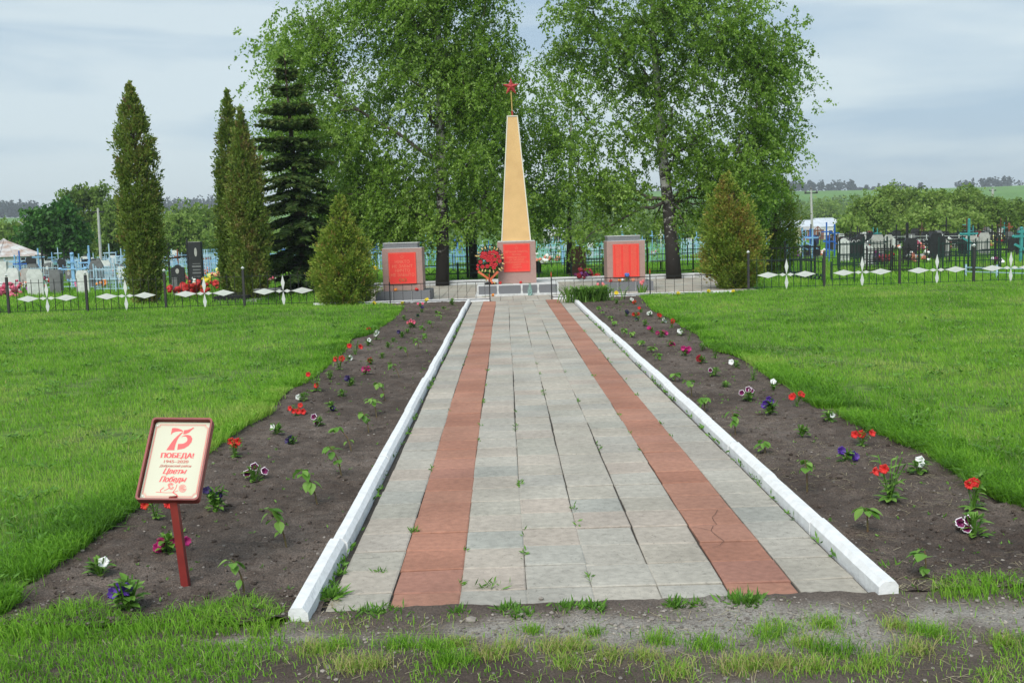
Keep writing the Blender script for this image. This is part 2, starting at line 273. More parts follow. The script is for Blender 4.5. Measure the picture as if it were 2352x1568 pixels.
obj('joint_bed', MB().box((.35, 14.55, -.04), (2.42, 20.7, .055)), M_gap, path)
cr = MB()
def crack(px, w=.0022):
    pts = [G(*p) for p in px]
    for a, b_ in zip(pts, pts[1:]):
        d = (b_-a)[:2]; n_ = np.array([-d[1], d[0]])/np.linalg.norm(d)*w/2; cr.add([(a[0]+n_[0], a[1]+n_[1], .0075), (a[0]-n_[0], a[1]-n_[1], .0075), (b_[0]-n_[0], b_[1]-n_[1], .0075), (b_[0]+n_[0], b_[1]+n_[1], .0075)], [(0, 1, 2, 3)])
ZP = zm(950, 1080, 2.767)
crack([ZP(2335, 545), ZP(2318, 575), ZP(2297, 595), ZP(2310, 620), ZP(2330, 645)]); crack([ZP(2160, 665), ZP(2225, 672), ZP(2290, 688), ZP(2305, 655)]); crack([ZP(2290, 688), ZP(2330, 725), ZP(2380, 760), ZP(2350, 790), ZP(2300, 805)])
obj('crack', cr, M_crack, path)
# --- white kerbs: 1 m stones, each a little out of line
M_white = mat('whitewash', (.74, .755, .76), .8, (.64, .65, .645), 16., .22, 60., detail=8)
def kerb(x0, x1, y0, y1, lab):
    k = MB(); y = y0
    while y < y1-.2:
        ye = min(y+1.0, y1); dx = random.uniform(-.008, .008); dz = random.uniform(-.004, .005); h = .071+dz; n = 6; vs = []
        for i_ in range(n+1):
            yy = y+.003+(ye-y-.006)*i_/n; j = lambda s=.001: random.uniform(-s, s); a, b_ = x0+dx, x1+dx
            vs += [(a, yy, -.06), (a+j(), yy, h-.016+j()), (a+.012+j(), yy, h+j()), (b_-.024+j(), yy, h+j()), (b_+j(), yy, h-.024+j()), (b_+.004, yy, -.06)] if x0 < 0 else [(a-.004, yy, -.06), (a+j(), yy, h-.024+j()), (a+.024+j(), yy, h+j()), (b_-.014+j(), yy, h+j()), (b_+j(), yy, h-.016+j()), (b_, yy, -.06)]
        fs = [(i_*6+q_, i_*6+q_+1, i_*6+q_+7, i_*6+q_+6) for i_ in range(n) for q_ in range(5)]+[(5, 4, 3, 2, 1, 0), tuple(n*6+q_ for q_ in range(6))]
        k.add(vs, [f[::-1] for f in fs]); y = ye
    return tag(obj('kerb', k, M_white), lab, 'kerb', 'whitewashed kerbs along the path', 'structure')
kerb(*KL, 4.17, 24.75, 'whitewashed kerb between the path and the bed with the red sign')
kerb(*KR, 4.26, 24.85, 'whitewashed kerb on the side of the path away from the sign')
# --- paving round the monument, white edging
pv = MB()
for a in range(35):
    for b_ in range(28):
        x = -4.55+a*.315; y = 24.9+b_*.315
        tile(pv, x, x+.315, y, y+.315, .004, random.uniform(-.002, .002), random.random())
pave = thing('memorial_paving', 'pale square slabs laid round the monument', 'paving'); pave['kind'] = 'structure'
obj('slabs', pv, M_tile, pave); obj('joint_bed', MB().box((.96, 29.3, -.035), (11, 8.8, .05)), M_gap, pave)
ed = MB(); ed.box((-2.55, 24.97, .02), (4.3, .1, .12)); ed.box((3.35, 24.97, .02), (4.4, .1, .12)); ed.box((.95, 33.85, .05), (11.2, .14, .2)); ed.bar((6.3, 33.8, .05), (6.9, 30.2, .05), .14, .2)
tag(obj('paving_edge', ed, M_white), 'low whitewashed edging round the memorial paving', 'edging', None, 'structure')
# ================================================================== GRASS AND LITTER
def blades(name, x, y, z, h, w, tint, lean=.5, wind=(-.25, .15)):
    n = len(x); a = rng.random(n)*2*math.pi; s = np.stack([np.cos(a), np.sin(a)], 1)*(w/2)[:, None]
    d = rng.normal(size=(n, 2))*lean+np.array(wind); b0 = np.stack([x, y], 1); mid = b0+d*(h*.35)[:, None]; tip = b0+d*(h*1.0)[:, None]
    V = np.empty((n, 5, 3)); V[:, 0, :2] = b0-s; V[:, 1, :2] = b0+s; V[:, 2, :2] = mid+s*.8; V[:, 3, :2] = mid-s*.8; V[:, 4, :2] = tip
    ll = np.linalg.norm(d, axis=1); V[:, :2, 2] = (z-.01)[:, None]; V[:, 2:4, 2] = (z+h*.62)[:, None]; V[:, 4, 2] = z+h/np.sqrt(1+ll**2*.8)
    o = np.arange(n)[:, None]*5; idx = np.concatenate([o+np.array([0, 1, 2, 3]), o+np.array([3, 2, 4])], 1).ravel()
    return np_mesh(name, V.reshape(-1, 3), idx, np.tile([4, 3], n), np.repeat(np.clip(tint, 0, 1), 2), False)
def scatter(pl, dens, y0, y1, x0, x1, jit=.05):
    X, Y = [], []
    for y in np.arange(y0, y1, .5):
        n = int(dens(y)*.5*(x1-x0)); a = rng.uniform(x0, x1, n); b_ = rng.uniform(y, y+.5, n)
        k = inside(pl, a+rng.normal(0, jit, n), b_+rng.normal(0, jit, n)) & (abs(a) < b_*.56+2.6); X.append(a[k]); Y.append(b_[k])
    return np.concatenate(X), np.concatenate(Y)
def ltint(x, y): return np.clip(.47+.85*(fbm(x, y, .55, 70)-.5)+.75*(fbm(x, y, 2.6, 73)-.5)+rng.normal(0, .13, len(x)), .02, .86)
ld = lambda y: min(3000, 3000*(6.5/y)**1.55)
for nm, pl, x0, x1 in (('lawn_grass', LAWN_L, -15.5, -1.2), ('lawn_grass', LAWN_R, 1.7, 15.5)):
    x, y = scatter(pl, ld, 4.0, 26, x0, x1)
    p = fbm(x, y, .9, 76); sc = np.maximum(y, 5)/6.; h = (.020+.036*p+.020*rng.random(len(x)))*(1+.05*sc); w = .0034*sc**.75*(.7+.6*rng.random(len(x)))
    bare = fbm(x, y, 1.7, 79) > .73; k = ~(bare & (rng.random(len(x)) < .8)); tt = ltint(x, y); dry = rng.random(len(x)) < .02; tt[dry] = rng.uniform(.85, 1, dry.sum())
    tag(link(nm, blades(nm, x[k], y[k], lawn_z(x[k], y[k]), h[k], w[k], tt[k]), M_grass), kind='stuff')
# longer unmown fringe on the edge of the beds
def fringe(B, sgn, n, y0, y1, hh):
    B = np.array(B); s = np.sort(rng.random(n)); i_ = (s*(len(B)-1)).astype(int); f = s*(len(B)-1)-i_; p = B[i_]*(1-f)[:, None]+B[np.minimum(i_+1, len(B)-1)]*f[:, None]
    x = p[:, 0]+sgn*(np.abs(rng.normal(0, .16, n))-.05); y = p[:, 1]+rng.normal(0, .07, n); k = (y > y0) & (y < y1) & (fbm(x, y, 2.6, 82) > .36); return x[k], y[k]
fx, fy = [], []
for B, sg in ((LB, -1), (RB, 1)):
    x, y = fringe(B, sg, 30000, 4.2, 24.5, .12); fx.append(x); fy.append(y)
x = np.concatenate(fx); y = np.concatenate(fy); sc = y/6.
tag(link('lawn_fringe', blades('lawn_fringe', x, y, lawn_z(x, y), (.035+.075*rng.random(len(x)))*(1-.25*np.clip((y-8)/10, 0, 1)), .005*np.sqrt(np.maximum(sc, .8))*(.6+.8*rng.random(len(x))), ltint(x, y)-.05, .8), M_grass), kind='stuff')
# rough grass on the trodden earth in front
n = 250000; x = rng.uniform(-4.2, 4.5, n); y = rng.uniform(2.9, 4.75, n)
cov = fbm(x, y, 2.0, 84)*.75+fbm(x, y, 6, 87)*.45-.62*gravel(x, y)+.34*np.clip((-x-.75)/1.2, 0, 1)+.30*np.clip((x-1.75)/.8, 0, 1)-.24*np.clip((x+1.0)/.4, 0, 1)*np.clip((1.9-x)/.4, 0, 1)-.05-.22*np.exp(-((x+.95)/.35)**2-((y-3.55)/.22)**2)
ok = ~((x > -.9) & (x < 1.6) & (y > 4.2)) & ~((y > 4.32+.1*np.sin(x*9)) & (x > -2.3) & (x < -.95)) & ~((y > 4.35+.08*np.sin(x*7)) & (x > 1.65)) & ~inside(LAWN_L, x, y)
k = ok & (((cov > .60-.16*rng.random(n)) & (rng.random(n) < .5)) | (rng.random(n) < .07*(1-gravel(x, y)))); x, y, cv = x[k], y[k], cov[k]
tt = np.clip(.42+.5*(fbm(x, y, 3, 90)-.5)+rng.normal(0, .14, len(x)), 0, .8); mid_ = (x > -.9) & (x < 1.9); tt[mid_] = np.clip(tt[mid_]+.16+.3*(fbm(x, y, 4, 91)[mid_]-.45), 0, 1); hh = .014+.04*np.clip(cv-.5, 0, .6)+.02*rng.random(len(x))
edge = (x < -1.0) & (y > 4.05); hh[edge] += .03*rng.random(edge.sum())+.015; e2 = (x > 1.72) & (y > 3.95); hh[e2] += .045*rng.random(e2.sum())
tag(link('rough_grass', blades('rough_grass', x, y, dirt_z(x, y), hh, .0035*(.6+.8*rng.random(len(x))), tt, .75), M_grass), kind='stuff')
# tufts: straw coloured and green, at the places the photograph has them
ZF = zm(1500, 1400, 2.219); ZG = zm(700, 1300, 2.94)
tufts = [(ZF(70, 560), .9, .07), (ZF(260, 560), .9, .06), (ZF(420, 650), .8, .08), (ZF(600, 500), .45, .09), (ZF(760, 610), .9, .08), (ZF(1000, 620), .92, .06), (ZF(1190, 620), .8, .07), (ZF(1300, 530), .3, .10), (ZF(1130, 490), .85, .06), (ZF(320, 470), .5, .07), (ZF(960, 430), .5, .11), (ZF(1250, 390), .6, .09), (ZF(1750, 530), .85, .08), (ZF(1640, 390), .9, .06), (ZF(2230, 480), .8, .06), (ZF(860, 590), .88, .06), (ZF(1830, 430), .5, .1), (ZF(1530, 600), .7, .08),
    (ZG(520, 1120), .92, .09), (ZG(880, 960), .45, .09), (ZG(1150, 980), .45, .08), (ZG(1530, 1030), .92, .07), (ZG(1690, 970), .88, .06), (ZG(2020, 1000), .9, .08), (ZG(2190, 980), .86, .07), (ZG(250, 1000), .84, .08), (ZG(1260, 1090), .42, .09), (ZG(420, 960), .6, .07), (ZG(2300, 870), .5, .05), (ZG(1850, 830), .55, .05), (ZG(700, 1120), .9, .07), (ZG(1320, 940), .85, .05), (ZG(2100, 1090), .8, .06)]
X, Y, T, Hh = [], [], [], []
for (uv, tn, rad) in tufts:
    c = G(*uv); n = int(210*(rad/.08)); a = rng.normal(0, rad*.62, (n, 2))*rng.uniform(.5, 1.2, (n, 1)); X.append(c[0]+a[:, 0]); Y.append(c[1]+a[:, 1]*.8); T.append(np.clip(tn+rng.normal(0, .2, n), 0, 1)); Hh.append((.018+.055*rng.random(n))*(.6+rad*5))
X, Y, T, Hh = map(np.concatenate, (X, Y, T, Hh))
tag(link('grass_tufts', blades('grass_tufts', X, Y, dirt_z(X, Y), Hh, np.full(len(X), .0032), T, .8, (0, 0)), M_grass), kind='stuff')
# weeds in the joints and along the front edge of the tiles
M_weed = ramp_mat('weed_leaf', [(.06, .15, .02), (.11, .26, .03), (.17, .34, .05)], .5, .3)
X, Y, Z_, U, V_, T = [], [], [], [], [], []
def weed(uv, n, rad, hgt, z=0.):
    c = G(*uv); d = rdir(n); d[:, 2] = np.abs(d[:, 2])*.8+.15; d = unit(d); ln = hgt*(.5+.8*rng.random(n)); C = c+np.stack([rng.normal(0, rad, n), rng.normal(0, rad*.6, n), np.zeros(n)], 1)*.5+d*ln[:, None]*.55; C[:, 2] += z
    X.append(C); U.append(d*ln[:, None]*.5); V_.append(unit(np.cross(d, rdir(n)))*(ln*.10)[:, None]); T.append(rng.random(n))
for uv, n, rad, hg in ((ZG(360, 570), 55, .05, .09), (ZG(1680, 670), 60, .05, .06), (ZG(1790, 710), 60, .05, .06), (ZG(2130, 665), 110, .08, .06), (ZG(2290, 660), 90, .06, .06), (ZF(425, 260), 60, .05, .06), (ZF(545, 255), 40, .05, .05), (ZF(810, 250), 150, .09, .08), (ZG(1320, 690), 35, .03, .06), (ZG(430, 400), 18, .03, .05), (ZG(740, 385), 14, .03, .04), (ZG(1540, 490), 14, .07, .06), (ZG(620, 690), 60, .12, .05), (ZG(780, 680), 60, .12, .05), (ZG(985, 85), 14, .02, .05), (ZF(1590, 60), 20, .05, .07)): weed(uv, int(n*2.2), rad, hg*.8)
for xj in XB[1:8]:
    for y in rng.uniform(4.3, 17, 12):
        if vnoise(xj*9, y, 1.1, 95) > .47:
            c = (xj+.003, y); n = random.randint(3, 9); d = rdir(n); d[:, 2] = np.abs(d[:, 2])*.7+.1; d = unit(d); ln = .022+.02*rng.random(n)
            X.append(np.stack([np.full(n, c[0])+rng.normal(0, .006, n), c[1]+rng.normal(0, .03, n), np.full(n, .004)], 1)+d*ln[:, None]*.5); U.append(d*ln[:, None]*.5); V_.append(unit(np.cross(d, rdir(n)))*(ln*.16)[:, None]); T.append(rng.random(n))
for sx, xk in ((1, KL[1]+.012), (-1, KR[0]-.012)):
    for y in rng.uniform(4.5, 20, 60):
        n = random.randint(3, 12); d = rdir(n); d[:, 2] = np.abs(d[:, 2])*.7+.1; d = unit(d); ln = .025+.025*rng.random(n); X.append(np.stack([np.full(n, xk)+rng.normal(0, .008, n), y+rng.normal(0, .05, n), np.full(n, .004)], 1)+d*ln[:, None]*.5); U.append(d*ln[:, None]*.5); V_.append(unit(np.cross(d, rdir(n)))*(ln*.18)[:, None]); T.append(rng.random(n))
tag(link('joint_weeds', leaf_mesh('joint_weeds', *map(np.concatenate, (X, U, V_, T))), M_weed), kind='stuff')
# pebbles, clods and straw bits
pb = MB()
def pebbles(n, f, zf, smin, smax, tmin, tmax):
    c = 0
    while c < n:
        x, y = f()
        if x is None: continue
        r = smin*(smax/smin)**(random.random()**2.2); pb.blob((x, y, float(zf(x, y))+r*.25), (r, r*random.uniform(.7, 1.2), r*.6), random.uniform(tmin, tmax)); c += 1
def in_bed(pl, x0, x1):
    def f():
        y = 4.2+19*random.random()**2.4; x = random.uniform(x0, x1); return (x, y) if inside(pl, np.array(x), np.array(y)) else (None, None)
    return f
pebbles(1300, in_bed(BED_L, -3.3, -.97), bed_z, .0025, .012, .05, .75); pebbles(1100, in_bed(BED_R, 1.66, 4.3), bed_z, .0025, .011, .05, .7)
def fgrav():
    x = random.uniform(-1.4, 2.6); y = random.uniform(3.4, 4.24); return (x, y) if random.random() < float(gravel(np.array(x), np.array(y)))*.9+.06 else (None, None)
pebbles(3200, fgrav, dirt_z, .0025, .011, .1, .8); pebbles(260, lambda: (random.uniform(-3, 3), random.uniform(3.0, 4.2)), dirt_z, .003, .011, .1, .8)
for (u, v), r in ((ZG(105, 595), .026), (ZG(1405, 745), .022), (ZG(1920, 585), .011), (ZG(2070, 795), .013), (ZF(125, 380), .013), (ZF(285, 335), .012), (ZG(1220, 885), .012), (ZG(130, 150), .013)):
    c = G(u, v); pb.blob((c[0], c[1], .008), (r*1.2, r, r*.8), .6)
tag(obj('pebbles', pb, M_stone), kind='stuff')
st = MB()
def straw(x, y, z, l):
    a = random.uniform(0, math.pi); dx, dy = math.cos(a)*l/2, math.sin(a)*l/2; w = .0011; nx, ny = -math.sin(a)*w, math.cos(a)*w; e1, e2 = random.uniform(.001, .012), random.uniform(.001, .012)
    st.add([(x-dx+nx, y-dy+ny, z+e1), (x-dx-nx, y-dy-ny, z+e1), (x+dx-nx, y+dy-ny, z+e2), (x+dx+nx, y+dy+ny, z+e2)], [(0, 1, 2, 3)], random.random())
f = in_bed(BED_R, 1.66, 4.3); c = 0
while c < 2600:
    x, y = f()
    if x is None or vnoise(x, y, 1.6, 97) < .38+.2*random.random(): continue
    straw(x, y, float(bed_z(x, y)), random.uniform(.02, .08)); c += 1
for (u, v) in [(1755, 806), (1775, 812), (1800, 818), (1825, 825), (1850, 832), (1880, 838), (1910, 844), (1940, 848), (1965, 852), (1500, 745), (200, 742), (175, 1030), (2230, 1040), (1820, 845)]:
    c_ = G(u, v)
    for _ in range(70): x, y = c_[0]+random.gauss(0, .14), c_[1]+random.gauss(0, .16); straw(x, y, float(lawn_z(x, y))+random.uniform(.02, .05), random.uniform(.03, .09))
for _ in range(1300): x, y = random.uniform(-2.6, 2.8), random.uniform(2.9, 4.2); straw(x, y, float(dirt_z(x, y)), random.uniform(.02, .09))
for (u, v) in [B1(2090, 90), B1(2060, 190), B1(2040, 240), B1(2000, 330), B1(2025, 300), B1(1940, 500), B1(1920, 605), B1(1820, 740), B1(1800, 770), B1(2075, 130), ZG(330, 640), ZG(380, 670), ZG(420, 690), ZG(350, 620)]:
    c = G(u, v)
    for _ in range(14): straw(c[0]+random.gauss(0, .05), c[1]+random.gauss(0, .06), .004, random.uniform(.02, .05))
tag(obj('straw_bits', st, M_straw), kind='stuff')
cl = MB()
for pl, x0, x1 in ((BED_L, -3.3, -.97), (BED_R, 1.66, 4.3)):
    f = in_bed(pl, x0, x1); c = 0
    while c < 1500:
        x, y = f()
        if x is None: continue
        r = .005*(3.6**(random.random()**2.4)); cl.blob((x, y, float(bed_z(x, y))+r*.2), (r*random.uniform(.8, 1.4), r, r*.7), random.uniform(.1, .8), jit=.4); c += 1
tag(obj('soil_clods', cl, M_soil), kind='stuff')
X, Y, Z_, U, V_, T = [], [], [], [], [], []
for _ in range(420):                                            # plantain, clover and dandelion leaves in the turf
    sd_ = random.choice((LAWN_L, LAWN_R)); y = 4.6+14*random.random()**1.6; x = random.uniform(-.55*y-.5, -1.2) if sd_ is LAWN_L else random.uniform(1.7, .55*y+.5)
    if not inside(sd_, np.array(x), np.array(y)): continue
    n = random.randint(8, 22); a = rng.random(n)*6.28; el = .15+.5*rng.random(n); d = np.stack([np.cos(a)*np.cos(el), np.sin(a)*np.cos(el), np.sin(el)], 1); ln = (.028+.028*rng.random(n))*(.7+y/18); X.append(np.array([x, y, lawn_z(x, y)+.025])+d*ln[:, None]*.6+np.stack([rng.normal(0, .05, n), rng.normal(0, .05, n), .02*rng.random(n)], 1)); U.append(d*ln[:, None]*.5); V_.append(unit(np.cross(d, np.array([0, 0, 1.])+rdir(n)*.3))*(ln*.22)[:, None]); T.append(rng.random(n))
tag(link('lawn_weeds', leaf_mesh('lawn_weeds', *map(np.concatenate, (X, U, V_, T))), M_weed), kind='stuff')
X, Y, Z_, U, V_, T = [], [], [], [], [], []
for pl, x0, x1 in ((BED_L, -3.3, -.97), (BED_R, 1.66, 4.3)):
    f = in_bed(pl, x0, x1)
    for _ in range(420):
        x, y = f()
        if x is None: continue
        n = random.randint(2, 6); d = rdir(n); d[:, 2] = np.abs(d[:, 2])*.8+.2; d = unit(d); ln = (.010+.016*rng.random(n))*(.8+y/20); X.append(np.array([x, y, float(bed_z(x, y))])+d*ln[:, None]*.55); U.append(d*ln[:, None]*.5); V_.append(unit(np.cross(d, rdir(n)))*(ln*.2)[:, None]); T.append(rng.random(n))
tag(link('bed_weeds', leaf_mesh('bed_weeds', *map(np.concatenate, (X, U, V_, T))), M_weed), kind='stuff')
# rank grass of the cemetery behind the fence
n = 150000; y = 25.9*(85/25.9)**rng.random(n); x = (rng.random(n)*2-1)*(y*.54+1); k = ~((x > -4.6) & (x < 6.9) & (y < 34.2)); x, y = x[k], y[k]
tag(link('meadow_grass', blades('meadow_grass', x, y, np.full(len(x), -.06), .09+.16*fbm(x, y, .7, 98)*rng.random(len(x))+.05*rng.random(len(x)), .014*(y/26)**.9, ltint(x, y)-.02, .45), M_grass), kind='stuff')
# ================================================================== MEMORIAL
M_gran = mat('rose_granite', (.42, .275, .24), .55, (.29, .185, .16), 90., .06, 200., detail=6)
M_grey = mat('grey_granite', (.20, .205, .215), .6, (.12, .125, .135), 90., .05, 200., detail=6)
M_mort = mat('mortar', (.62, .63, .62), .85, (.48, .49, .48), 12., .3, 60.)
M_och = mat('ochre_paint', (.68, .445, .20), .8, (.60, .385, .17), 2.2, .25, 240.)
M_trim = mat('cream_paint', (.66, .63, .54), .7, (.64, .60, .50), 10.)
M_plq = mat('red_plaque', (.80, .055, .042), .45, (.74, .048, .038), 4.)
M_plt = mat('faded_gilt', (.80, .20, .12), .5, (.72, .14, .09), 20.)
M_plo = mat('dull_gilt', (.52, .16, .05), .5, (.42, .11, .04), 30.)
M_rust = mat('red_oxide', (.42, .045, .045), .45, (.33, .035, .035), 8.)
M_brass = mat('ochre_metal', (.52, .36, .12), .5, (.40, .26, .08), 9.)
M_black = mat('black_iron', (.013, .014, .016), .45, (.022, .02, .02), 14.)
M_spear = mat('red_spear', (.50, .07, .03), .5, (.35, .05, .025), 14.)
def lettering(lines, y, m, parent, name='lettering', depth=.004):
    for s, z, size, sp in lines: v, f = text_geo(s, size, off=size*.018, space=sp); obj(name, MB().add([(p[0], y, z+p[1]) for p in v], f), m, parent)
def plaque(parent, y, z0, z1, w, x=0):
    p = obj('plaque', MB().prism([(x-w/2, z0), (x+w/2, z0), (x+w/2, z1), (x-w/2, z1)], y-.022, y+.002), M_plq, parent)
    b_ = MB(); k = .018; y2 = y-.025
    for a in ((x-w/2+k, z0+k, x+w/2-k, z0+k+.008), (x-w/2+k, z1-k-.008, x+w/2-k, z1-k), (x-w/2+k, z0+k+.01, x-w/2+k+.008, z1-k-.01), (x+w/2-k-.008, z0+k+.01, x+w/2-k, z1-k-.01)): b_.prism([(a[0], a[1]), (a[2], a[1]), (a[2], a[3]), (a[0], a[3])], y2, y-.02)
    obj('border', b_, M_plt, p); return p
def star2(parent, x, z, r, y, m, name='star'):
    o = MB(); a = star_pts(r); b_ = star_pts(r*.72); n = 10
    o.add([(x+p[0], y, z+p[1]) for p in a]+[(x+p[0], y, z+p[1]) for p in b_], [(i, (i+1) % n, n+(i+1) % n, n+i) for i in range(n)]); return obj(name, o, m, parent)
def clad(mb, x0, x1, y0, y1, z0, z1, cols, rows, mi=0, gap=.004):   # stone cladding blocks with open joints
    for r in range(rows):
        za, zb = z0+(z1-z0)*r/rows, z0+(z1-z0)*(r+1)/rows; off = .5*(r % 2)/cols if cols > 1 else 0
        xs_ = sorted(set([0, 1]+[min(1, max(0, k/cols+off)) for k in range(cols+1)]))
        for a, b_ in zip(xs_, xs_[1:]):
            if b_-a > .02: mb.prism([(x0+(x1-x0)*a+gap/2, za+gap/2), (x0+(x1-x0)*b_-gap/2, za+gap/2), (x0+(x1-x0)*b_-gap/2, zb-gap/2), (x0+(x1-x0)*a+gap/2, zb-gap/2)], y0, y0+.04, mi=mi)
    mb.box(((x0+x1)/2, (y0+.008+y1)/2, (z0+z1)/2), (x1-x0-.006, y1-y0-.016, z1-z0-.002), mi=mi)
# ---- obelisk
mx0, my0 = P(1190, 678, 26.9)[0], 26.9
ob = thing('memorial_obelisk', 'tall ochre obelisk edged in cream, topped by a red star on a granite pedestal', 'obelisk', (mx0, my0, 0))
w = 1.08; bs = MB()
xs_ = [-w+.03, -.53, .10, .53, w-.03]
for a, b_ in zip(xs_, xs_[1:]): bs.box(((a+b_)/2, .03, .16), (b_-a-.035, .06, .222), mi=0)
bs.box((-w+.03, 1.3, .155), (.06, 2.4, .19)); bs.box((w-.03, 1.3, .155), (.06, 2.4, .19))
bs.box((0, 1.35, .145), (2*w-.016, 2.69, .285), mi=1); bs.box((0, 1.3, .025), (2*w+.09, 2.74, .055), mi=1)
for x in xs_[1:-1]: bs.prism([(x-.03, .05), (x+.035, .05), (x+.018, .15), (x+.03, .27), (x-.026, .27), (x-.015, .16)], -.005, .03, mi=1)
obj('plinth', bs, [M_grey, M_mort], ob)
pdm = MB(); clad(pdm, -.515, .515, .62, 1.64, .289, 1.40, 2, 3); pdm.box((0, 1.13, 1.415), (1.0, 1.0, .025), mi=1)
ped = obj('pedestal', pdm, [M_gran, M_mort], ob)
pl = plaque(ob, .62, .60, 1.345, .71)
star2(pl, 0, 1.235, .055, .595, M_plt)
lettering([('ВЕЧНАЯ ПАМЯТЬ', 1.11, .072, 1), ('ГЕРОЯМ', 1.035, .062, 1), ('ПАВШИМ В БОЯХ', .965, .062, 1), ('ЗА СВОБОДУ', .90, .062, 1), ('И НЕЗАВИСИМОСТЬ', .835, .062, 1), ('НАШЕЙ', .77, .058, 1), ('РОДИНЫ', .705, .058, 1)], .595, M_plt, pl)
star2(pl, 0, .66, .03, .595, M_plt)
zb, zt, wb, wt, cy = 1.4285, 4.73, .40, .148, 1.13
obj('shaft', MB().add([(s*a, cy+q_*a, z) for z, a in ((zb, wb-.012), (zt-.004, wt-.010)) for s, q_ in ((-1, -1), (1, -1), (1, 1), (-1, 1))], [(0, 1, 5, 4), (1, 2, 6, 5), (2, 3, 7, 6), (3, 0, 4, 7), (4, 5, 6, 7)]), M_och, ob)
ed = MB()
for s in (-1, 1):
    for q_ in (-1, 1): ed.add([(s*(a-dx), cy+q_*(a-dy), z) for z, a in ((zb, wb), (zt, wt)) for dx, dy in ((0, 0), (.028, 0), (.028, .028), (0, .028))], [f if s*q_ > 0 else f[::-1] for f in ((0, 1, 5, 4), (1, 2, 6, 5), (2, 3, 7, 6), (3, 0, 4, 7), (4, 5, 6, 7))])
ed.add([(-wt, cy-wt-.002, zt), (wt, cy-wt-.002, zt), (wt, cy+wt, zt), (-wt, cy+wt, zt), (-wt, cy-wt-.002, zt+.03), (wt, cy-wt-.002, zt+.03), (wt, cy+wt, zt+.03), (-wt, cy+wt, zt+.03)], [(0, 1, 5, 4), (1, 2, 6, 5), (2, 3, 7, 6), (3, 0, 4, 7), (4, 5, 6, 7), (3, 2, 1, 0)])
obj('edge_trim', ed, M_trim, ob)
pole = obj('pole', MB().tube([(0, cy, zt+.16), (-.012, cy, zt+.66)], .017, 8), M_brass, ob); obj('pole_socket', MB().tube([(.004, cy, zt+.02), (0, cy, zt+.165)], .021, 8), M_rust, pole)
sp = star_pts(.235, .40); st3 = MB().add([(0, -.06, 0), (0, .06, 0)]+[(x, 0, z) for x, z in sp], [(0, 2+(i+1) % 10, 2+i) for i in range(10)]+[(1, 2+i, 2+(i+1) % 10) for i in range(10)])
obj('star', st3, M_rust, ob, (-.014, cy, zt+.80))
# ---- the two steles
def stele(name, label, u, v, lines):
    g = G(u, v); t = thing(name, label, 'memorial stele', (g[0], g[1], 0)); w = .70
    bs = MB(); 
    for a, b_ in ((-w, -.27), (-.262, .215), (.223, w)): bs.box(((a+b_)/2, .03, .125), (b_-a-.004, .06, .24))
    for s in (-1, 1): bs.box((s*(w-.03), .68, .125), (.06, 1.22, .24))
    bs.box((0, .67, .122), (2*w-.02, 1.31, .236), mi=1); bs.box((0, .66, .246), (2*w-.03, 1.28, .012), mi=2)
    obj('base', bs, [M_grey, M_mort, M_grey], t)
    b_ = MB(); clad(b_, -.51, .51, .17, 1.05, .254, 1.335, 2, 3)
    bl = obj('body', b_, [M_gran, M_mort], t)
    c_ = MB(); c_.box((-.04, .62, 1.40), (.87, .72, .12)); c_.box((-.04, .62, 1.469), (.89, .74, .018), mi=1); c_.box((0, .61, 1.338), (1.0, .86, .012), mi=1); obj('cap', c_, [M_grey, M_mort], t)
    return t
s1 = stele('memorial_stele', 'granite stele with a red plaque reading НИКТО НЕ ЗАБЫТ НИЧТО НЕ ЗАБЫТО', 926, 691.5, 0)
pl = plaque(s1, .17, .415, 1.225, .70); star2(pl, 0, 1.115, .065, .145, M_plt)
lettering([('НИКТО', .955, .108, 1.02), ('НЕ ЗАБЫТ', .845, .103, 1.02), ('НИЧТО', .735, .108, 1.02), ('НЕ ЗАБЫТО', .625, .103, 1.02)], .145, M_plt, pl)
em = MB()
for s in (-1, 1):
    for k in range(7):
        a = R(-62+k*21); x, z = s*(.012+.06*math.cos(a)), .515+.06*math.sin(a)*.8; em.add([(x, .145, z), (x+s*.03, .145, z+.012), (x+s*.028*math.cos(a+.6), .145, z+.034), (x-s*.002, .145, z+.02)], [(0, 1, 2, 3)])
em.prism([(p[0]*.05, .53+p[1]*.05) for p in star_pts(1)], .144, .147); obj('laurel_emblem', em, M_plo, pl)
s2 = stele('memorial_stele', 'granite stele with a red plaque of names set in three columns', 1441, 669, 0)
pl = plaque(s2, .17, .36, 1.25, .70)
rs = random.Random(3)
for cx in (-.205, .0, .205):
    nm = MB()
    for k in range(34):
        z = 1.195-k*.0235; x = cx-.075
        while x < cx+.07:
            wd = rs.uniform(.012, .03); nm.prism([(x, z), (min(x+wd, cx+.075), z), (min(x+wd, cx+.075), z+.011), (x, z+.011)], .1445, .1475); x += wd+.006
    obj('name_column', nm, M_plt, pl)
